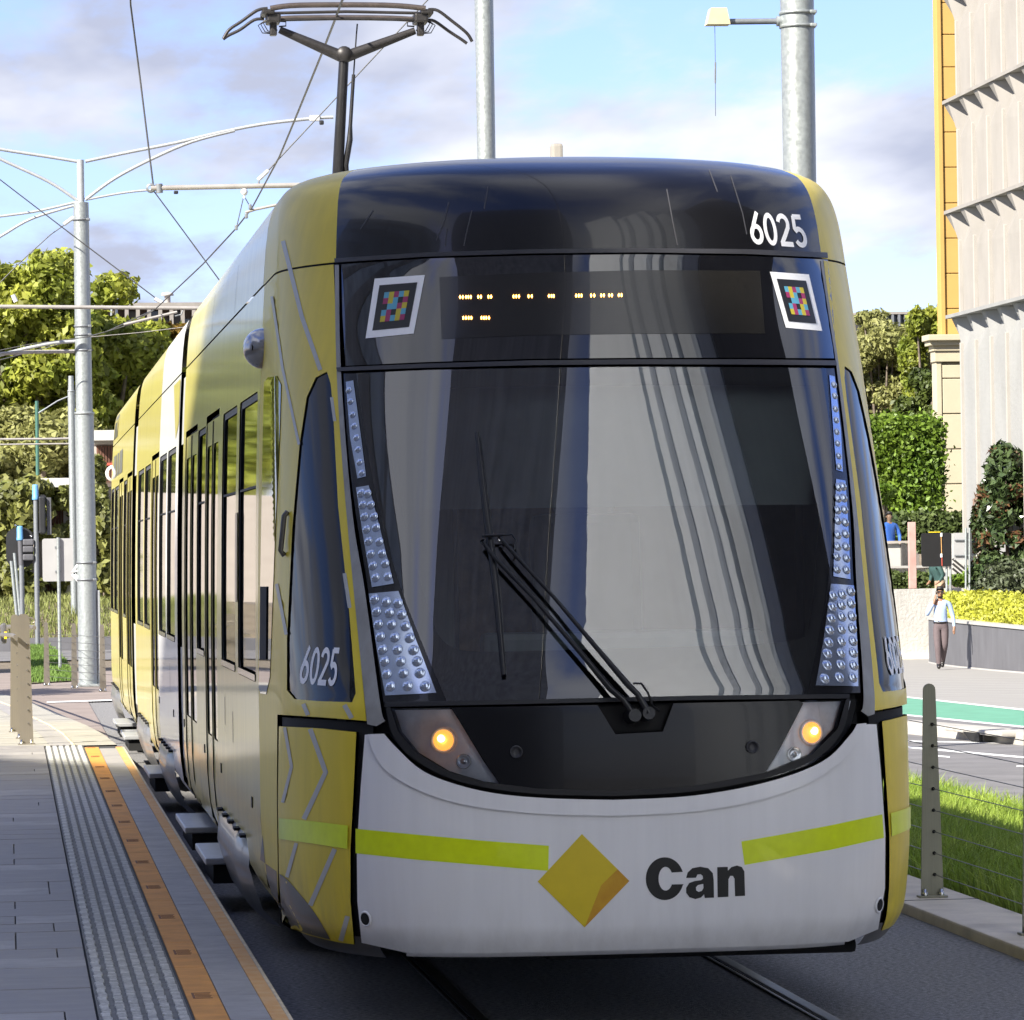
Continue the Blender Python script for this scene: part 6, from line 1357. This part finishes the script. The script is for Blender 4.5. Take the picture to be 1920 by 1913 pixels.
# signs
Yg = 101.0; sg = thing('sign', tuple(at(1779, 1160, Y=Yg)), 'black square back of a sign with a thin red strap on twin posts', 'sign')
c0 = at(1756, 1031, Y=Yg); P = [c0 + Vector((x, 0, z)) for x, z in rrect(-.365, .365, -.40, .40, (.05, .05), 3)]; MB().prism(P, (0, .03, 0)).obj('plate', 'sign_black', sg)
for x in (1775, 1782): MB().tube([at(x, 1165, Y=Yg + .08), at(x, 1000, Y=Yg + .08)], .028, 8).obj('post', 'galvanised', sg)
MB().tube([at(1764.5, 1000, Y=Yg - .01), at(1765, 1018, Y=Yg - .01), at(1766, 1043, Y=Yg - .01)], .010, 6).obj('strap', 'tape_gold', sg); MB().tube([at(1766, 1043, Y=Yg - .01), at(1766.5, 1061, Y=Yg - .01)], .010, 6).obj('strap', 'tape_red', sg)
for py in (1003, 1042): MB().bbox(at(1765, py, Y=Yg - .01), (.05, .03, .09), .01).obj('buckle', 'insulator', sg)
MB().box(at(1752, 998, Y=Yg), (.28, .03, .02)).obj('top_edge', 'logo_yellow', sg)
Yg2 = 104.0; sg = thing('sign', tuple(at(1815, 1120, Y=Yg2)), 'grey framed sign back on two tall thin posts beside the magnolia', 'sign')
pxbox('plate', 1789, 999, 1822, 1050, Yg2, .03, 'sign_grey', sg)
for x in (1811, 1818): MB().tube([at(x, 1118, Y=Yg2 - .04), at(x, 990, Y=Yg2 - .04)], .028, 8).obj('post', 'galvanised', sg)
for py in (1013, 1042): MB().tube([at(1790, py, Y=Yg2 - .03), at(1822, py, Y=Yg2 - .03)], .018, 6).obj('cross_bar', 'galvanised_dark', sg)
# terrace with balustrade behind the wall
tr = thing('terrace', tuple(at(1700, 1100, Y=107)), 'grey terrace parapet with dark rail behind the pink post', 'terrace')
pxbox('parapet', 1640, 1020, 1705, 1064, 108, .3, 'wall_plain', tr); pxbox('parapet', 1640, 1064, 1830, 1100, 107.4, .3, 'wall_plain', tr); pxbox('coping', 1638, 1014, 1706, 1020, 107.9, .45, 'soffit', tr); pxbox('ledge', 1640, 1060, 1760, 1066, 107.2, .5, 'planter_cap', tr)
pxbox('pier', 1692, 1018, 1697, 1064, 107.8, .2, 'dark_facade', tr); pxbox('parapet', 1786, 1000, 1812, 1080, 109.5, .3, 'wall_plain', tr)
pxbox('glass_screen', 1655, 965, 1684, 1014, 108, .02, 'balustrade_glass', tr)
st = MB()
for k in range(3): st.tube([at(1786, 1048 + k * 9, Y=106.6), at(1815, 1072 + k * 9, Y=106.6)], .03, 6).obj('stair_rail', 'dark_facade', tr) if k == 0 else MB().tube([at(1786, 1048 + k * 9, Y=106.6), at(1815, 1072 + k * 9, Y=106.6)], .03, 6).obj('stair_rail', 'dark_facade', tr)
# ================================================================== people
mat('skin', (0.27, 0.145, 0.09), .5, var=.08); mat('hair', (0.012, 0.010, 0.009), .6, var=.2)
mat('shirt_blue', (0.33, 0.42, 0.60), .8, var=.06, vscale=20, bump=.3, bscale=18); mat('trousers', (0.115, 0.088, 0.092), .85, var=.1, vscale=10, bump=.3, bscale=14); mat('shoe', (0.02, 0.018, 0.018), .4, var=.2)
mat('shirt_royal', (0.04, 0.13, 0.50), .8, var=.1); mat('jacket_green', (0.030, 0.075, 0.070), .8, var=.15, vscale=8); mat('shorts_tan', (0.42, 0.30, 0.20), .85, var=.1); mat('belt', (.015, .013, .013), .5, var=.1)
mat('phone', (.01, .01, .012), .2, var=.1)
def figure(name, loc, rz, J, cols, label, hair=True):
    # J: joint name -> (x, y, z, radius_x, radius_y); figure faces -y before rotation
    t = thing(name, loc, label, 'person')
    chains = [('pelvis', 'waist', 'chest', 'collar', 'neck', 'jaw', 'head', 'crown'), ('collar', 'shoulder_r', 'elbow_r', 'wrist_r', 'palm_r', 'finger_r'), ('collar', 'shoulder_l', 'elbow_l', 'wrist_l', 'palm_l', 'finger_l'),
              ('pelvis', 'hip_r', 'knee_r', 'ankle_r', 'toe_r'), ('pelvis', 'hip_l', 'knee_l', 'ankle_l', 'toe_l'), ('palm_r', 'thumb_r'), ('palm_l', 'thumb_l')]
    names = list(J); me = bpy.data.meshes.new('body'); idx = {n: i for i, n in enumerate(names)}; ed = []
    for c in chains:
        for a, b in zip(c, c[1:]):
            if a in idx and b in idx: ed.append((idx[a], idx[b]))
    me.from_pydata([J[n][:3] for n in names], ed, []); o = bpy.data.objects.new('body_cage', me); COL.objects.link(o)
    sm = o.modifiers.new('skin', 'SKIN'); sm.use_smooth_shade = True; ss = o.modifiers.new('sub', 'SUBSURF'); ss.levels = 2; ss.render_levels = 2
    sv = me.skin_vertices[0].data
    for n in names: sv[idx[n]].radius = (J[n][3], J[n][4]); sv[idx[n]].use_root = (n == 'pelvis')
    dg = bpy.context.evaluated_depsgraph_get(); m2 = bpy.data.meshes.new_from_object(o.evaluated_get(dg)); COL.objects.unlink(o); bpy.data.objects.remove(o)
    m2.materials.clear()
    for c in cols: m2.materials.append(MATS[c])                      # skin, top, trousers, shoes
    seg = [(a, b) for c in chains for a, b in zip(c, c[1:]) if a in idx and b in idx]
    def region(p):
        best = (9, None)
        for a, b in seg:
            A = Vector(J[a][:3]); B = Vector(J[b][:3]); ab = B - A; u = min(1, max(0, (p - A).dot(ab) / max(ab.length_squared, 1e-6))); d = (A + ab * u - p).length
            if d < best[0]: best = (d, (a, b, u))
        a, b, u = best[1]
        if 'toe' in b or ('ankle' in b and u > .9): return 3
        if a in ('neck', 'jaw', 'head') or (a == 'collar' and b == 'neck' and u > .3) or 'palm' in b or 'finger' in b or 'thumb' in b: return 0
        if 'knee' in b or 'ankle' in b: return 2
        if 'hip' in b: return 2 if p.z < J['waist'][2] - .04 else 1
        if a == 'pelvis' and b == 'waist': return 2 if p.z < J['waist'][2] - .05 else 1
        return 1
    for f in m2.polygons: f.material_index = region(f.center); f.use_smooth = True
    b = bpy.data.objects.new('body', m2); COL.objects.link(b); b.parent = t; t.rotation_euler = (0, 0, rz)
    h = Vector(J['head'][:3])
    def local(mb, nm, mt):
        q = mb.obj(nm, mt, None); q.parent = t; return q
    if hair:
        hm = MB(); R_ = []
        for i in range(7):
            th = -.15 + i / 6 * (pi / 2 + .15); R_.append([(h.x + .083 * cos(th) * cos(q * 2 * pi / 16), h.y + .018 + .098 * cos(th) * sin(q * 2 * pi / 16), h.z + .045 + .085 * sin(th) + (.05 if sin(q * 2 * pi / 16) < -.35 else 0) * cos(th)) for q in range(17)])
        hm.grid(R_); local(hm, 'hair', 'hair')
        local(MB().lathe([(.0001, -.03), (.012, -.028), (.016, -.01), (.008, .012), (.0001, .02)], (h.x, h.y - .098, h.z - .005), 8), 'nose', cols[0])
        for sx in (-1, 1): local(MB().lathe([(.0001, -.03), (.016, -.02), (.018, .01), (.0001, .03)], (h.x + sx * .078, h.y + .01, h.z), 8), 'ear', cols[0])
    return t, local, h
JB = {'pelvis': (0, 0, .96, .15, .115), 'waist': (0, 0, 1.06, .145, .105), 'chest': (0, .0, 1.26, .165, .115), 'collar': (0, .01, 1.43, .115, .085), 'neck': (0, .0, 1.50, .056, .058), 'jaw': (0, -.015, 1.565, .058, .07), 'head': (0, -.005, 1.635, .074, .088), 'crown': (0, .0, 1.70, .060, .07)}
def man():
    J = dict(JB)
    # his right arm (at -x after facing the camera) is folded up to the ear with a phone, left arm hangs
    J.update({'shoulder_r': (-.19, .01, 1.40, .068, .066), 'elbow_r': (-.29, -.07, 1.16, .052, .05), 'wrist_r': (-.15, -.13, 1.40, .036, .034), 'palm_r': (-.115, -.10, 1.51, .034, .022), 'finger_r': (-.095, -.06, 1.60, .02, .016), 'thumb_r': (-.08, -.12, 1.545, .013, .013),
              'shoulder_l': (.19, .01, 1.40, .068, .066), 'elbow_l': (.265, .03, 1.14, .054, .05), 'wrist_l': (.285, -.05, .91, .038, .034), 'palm_l': (.285, -.075, .83, .036, .024), 'finger_l': (.275, -.09, .745, .022, .018), 'thumb_l': (.25, -.10, .81, .013, .013),
              'hip_r': (-.085, 0, .90, .105, .105), 'knee_r': (-.07, -.10, .50, .078, .078), 'ankle_r': (-.05, -.10, .09, .052, .056), 'toe_r': (-.055, -.24, .045, .045, .036),
              'hip_l': (.085, 0, .90, .105, .105), 'knee_l': (.075, -.04, .50, .078, .078), 'ankle_l': (.03, .20, .16, .052, .056), 'toe_l': (.03, .12, .05, .045, .036)})
    p = ats(1765, 1256); p.z = zs(p.y) + .002
    t, local, h = figure('person', tuple(p), radians(-11), J, ('skin', 'shirt_blue', 'trousers', 'shoe'), 'man in pale blue shirt and dark trousers walking with a phone at his ear')
    gl = MB()
    for sx in (-1, 1): gl.bbox((h.x + sx * .036, h.y - .092, h.z + .022), (.060, .014, .040), .006)
    gl.box((h.x, h.y - .094, h.z + .034), (.15, .010, .010)); local(gl, 'sunglasses', 'shoe')
    bd = MB(); R_ = []
    for i in range(6):
        th = -pi / 2 + i / 5 * 1.35; R_.append([(h.x + .068 * cos(th) * cos(q), h.y - .012 + .092 * cos(th) * sin(q), h.z - .055 + .075 * sin(th)) for q in [pi + .1 + k * (pi - .2) / 10 for k in range(11)]])
    bd.grid(R_); local(bd, 'beard', 'hair')
    cf = MB(); cf.lathe([(.058, -.02), (.066, 0), (.058, .02)], (h.x, .0, 1.475), 14); local(cf, 'shirt_collar', 'shirt_blue')
    bt = MB(); bt.lathe([(.150, -.018), (.156, -.018), (.156, .018), (.150, .018)], (0, 0, 1.005), 20, sy=.78); local(bt, 'belt', 'belt')
    ph = MB().bbox((0, 0, 0), (.012, .07, .145), .006).obj('phone', 'phone'); R = Matrix.Rotation(radians(-11), 3, 'Z'); ph.location = p + R @ Vector((-.088, -.045, 1.60)); ph.rotation_euler = (.35, -.1, radians(-11)); tag(ph, 'black phone held to the ear of the walking man', 'phone')
man()
def other(loc, rz, cols, label, bend=0.0):
    J = dict(JB)
    J.update({'shoulder_r': (-.19, .01, 1.40, .07, .068), 'elbow_r': (-.27, -.02, 1.14, .056, .052), 'wrist_r': (-.22, -.16, .98, .038, .034), 'palm_r': (-.20, -.22, .94, .034, .024), 'finger_r': (-.18, -.28, .90, .02, .018), 'thumb_r': (-.16, -.22, .95, .013, .013),
              'shoulder_l': (.19, .01, 1.40, .07, .068), 'elbow_l': (.27, -.02, 1.14, .056, .052), 'wrist_l': (.22, -.16, .98, .038, .034), 'palm_l': (.20, -.22, .94, .034, .024), 'finger_l': (.18, -.28, .90, .02, .018), 'thumb_l': (.16, -.22, .95, .013, .013),
              'hip_r': (-.085, 0, .90, .105, .105), 'knee_r': (-.09, -.02, .50, .078, .078), 'ankle_r': (-.09, .02, .09, .052, .056), 'toe_r': (-.095, -.13, .045, .045, .036), 'hip_l': (.085, 0, .90, .105, .105), 'knee_l': (.09, -.02, .50, .078, .078), 'ankle_l': (.09, .02, .09, .052, .056), 'toe_l': (.095, -.13, .045, .045, .036)})
    if bend:
        for k in list(J):
            x, y, z, a, b = J[k]
            if z > .98 and 'hip' not in k: J[k] = (x, y - (z - .98) * bend, .98 + (z - .98) * (1 - bend * .3), a, b)
    return figure('person', loc, rz, J, cols, label)
q = at(1668, 1011, Y=109.2); z1 = q.z - 1.06
MB_st = MB().box((q.x, 109.6, z1 - .06), (3.4, 1.6, .12)).obj('terrace_floor', 'wall_plain'); tag(MB_st, kind='structure')
other((q.x, 109.2, z1), radians(10), ('skin', 'shirt_royal', 'trousers', 'shoe'), 'person in royal blue top behind the terrace parapet glass')
q = at(1763, 1104, Y=105.2); z2 = q.z - .80
MB_s2 = MB().box((q.x, 105.3, z2 - .06), (2.2, 1.2, .12)).obj('garden_path', 'wall_plain'); tag(MB_s2, kind='structure')
other((q.x, 105.2, z2), radians(-70), ('skin', 'jacket_green', 'shorts_tan', 'shoe'), 'person in dark green jacket and tan shorts half hidden behind the black sign', .35)
# ================================================================== unseen buildings, shaped for the shade on the stop and reflections in the glass
def block(name, corners, h, wall_mt, band_mt, label, floors, fins=None):
    c = sum((Vector((x, y, 0)) for x, y in corners), Vector()) / len(corners); t = thing(name, (c.x, c.y, 0), label, 'building')
    m = MB(); m.prism([Vector((x, y, -1.2)) for x, y in corners], (0, 0, h + 1.2)); m.obj('wall', wall_mt, t)
    n = len(corners)
    for i in range(n):
        a = Vector((*corners[i], 0)); b = Vector((*corners[(i + 1) % n], 0)); d = (b - a); L_ = d.length; d.normalize(); nr = Vector((d.y, -d.x, 0))
        if nr.dot((a + b) / 2 - c) < 0: nr = -nr
        fh = h / floors
        for k in range(floors if band_mt else 0):
            z = fh * k + fh * .35; p = (a + b) / 2 + nr * .04; w = MB(); w.box((p.x, p.y, z + fh * .28), (L_ - 1.2, .16, fh * .55), rz=atan2(d.y, d.x)); w.obj('window_band', band_mt, t)
        if fins:
            q = int(L_ / fins)
            for k in range(q):
                p = a + d * (fins * (k + .5)) + nr * .35; f = MB(); f.box((p.x, p.y, h / 2), (.55, .7, h), rz=atan2(d.y, d.x)); f.obj('fin', wall_mt, t)
    return t
block('unseen_building', [(-25.2, -9.5), (-27.2, 3), (-32.7, 14), (-41, 32), (-58, 32), (-58, -9.5)], 30, 'tower_dark', 'tower_glass', 'grey block left of the stop that throws the shade over it', 9)
block('unseen_building', [(-60, -40), (8, -40), (8, -44.5), (-60, -44.5)], 120, 'tower_dark', None, 'unseen grey slab added behind the viewer to darken the left windscreen reflection', 20)  # added unseen slab, keeps the left windscreen reflection dark
def slab(p, q, d=14): e = (.93 * d, -.37 * d); return [p, q, (q[0] + e[0], q[1] + e[1]), (p[0] + e[0], p[1] + e[1])]
def strips(t, p, q, h, n, mt, w=1.3):                              # tall glazed strips added to streak the windscreen reflection
    a = Vector((*p, 0)); b = Vector((*q, 0)); d = (b - a).normalized(); nr = Vector((-d.y, d.x, 0))
    for k in range(n):
        c = a.lerp(b, (k + .5) / n) + nr * .07; MB().box((c.x, c.y, h / 2), (w, .22, h - 3), rz=atan2(d.y, d.x)).obj('glazed_strip', mt, t)
P_, Q_ = (18.5, -70), (25.2, -53.3); t = block('unseen_building', slab(P_, Q_), 110, 'tower_pale', None, 'unseen tall white tower added for pale streaks in the windscreen', 24)  # added unseen towers, their lit faces brighten the windscreen reflection
P_, Q_ = (26.0, -51.4), (34, -31); t = block('unseen_building', slab(P_, Q_), 95, 'tower_pale', None, 'unseen pale tower with blue glass strips added to brighten the right of the windscreen', 22); strips(t, P_, Q_, 95, 2, 'tower_glass', 3.0)
P_, Q_ = (35, -28.6), (41, -13.5); t = block('unseen_building', slab(P_, Q_), 75, 'tower_cream', None, 'unseen pale grey tower with one wide glass strip added for the windscreen reflection', 16); strips(t, P_, Q_, 75, 1, 'tower_glass', 3.0)
block('unseen_building', [(38, 18), (56, 18), (56, -10), (38, -10)], 62, 'tower_brown', None, 'unseen dark brown block added to darken the reflection in the tram corner', 14)  # added unseen block, dark so the right light strip mirrors less light
pz_ = MB(); pz_.grid([[(8.8, y, -.42), (38, y, -.42)] for y in (-60, -20, 17)], False); tag(pz_.obj('bounce_paving', 'bounce_pale'), kind='structure')  # unseen pale paving, added to bounce sunlight onto the tram front
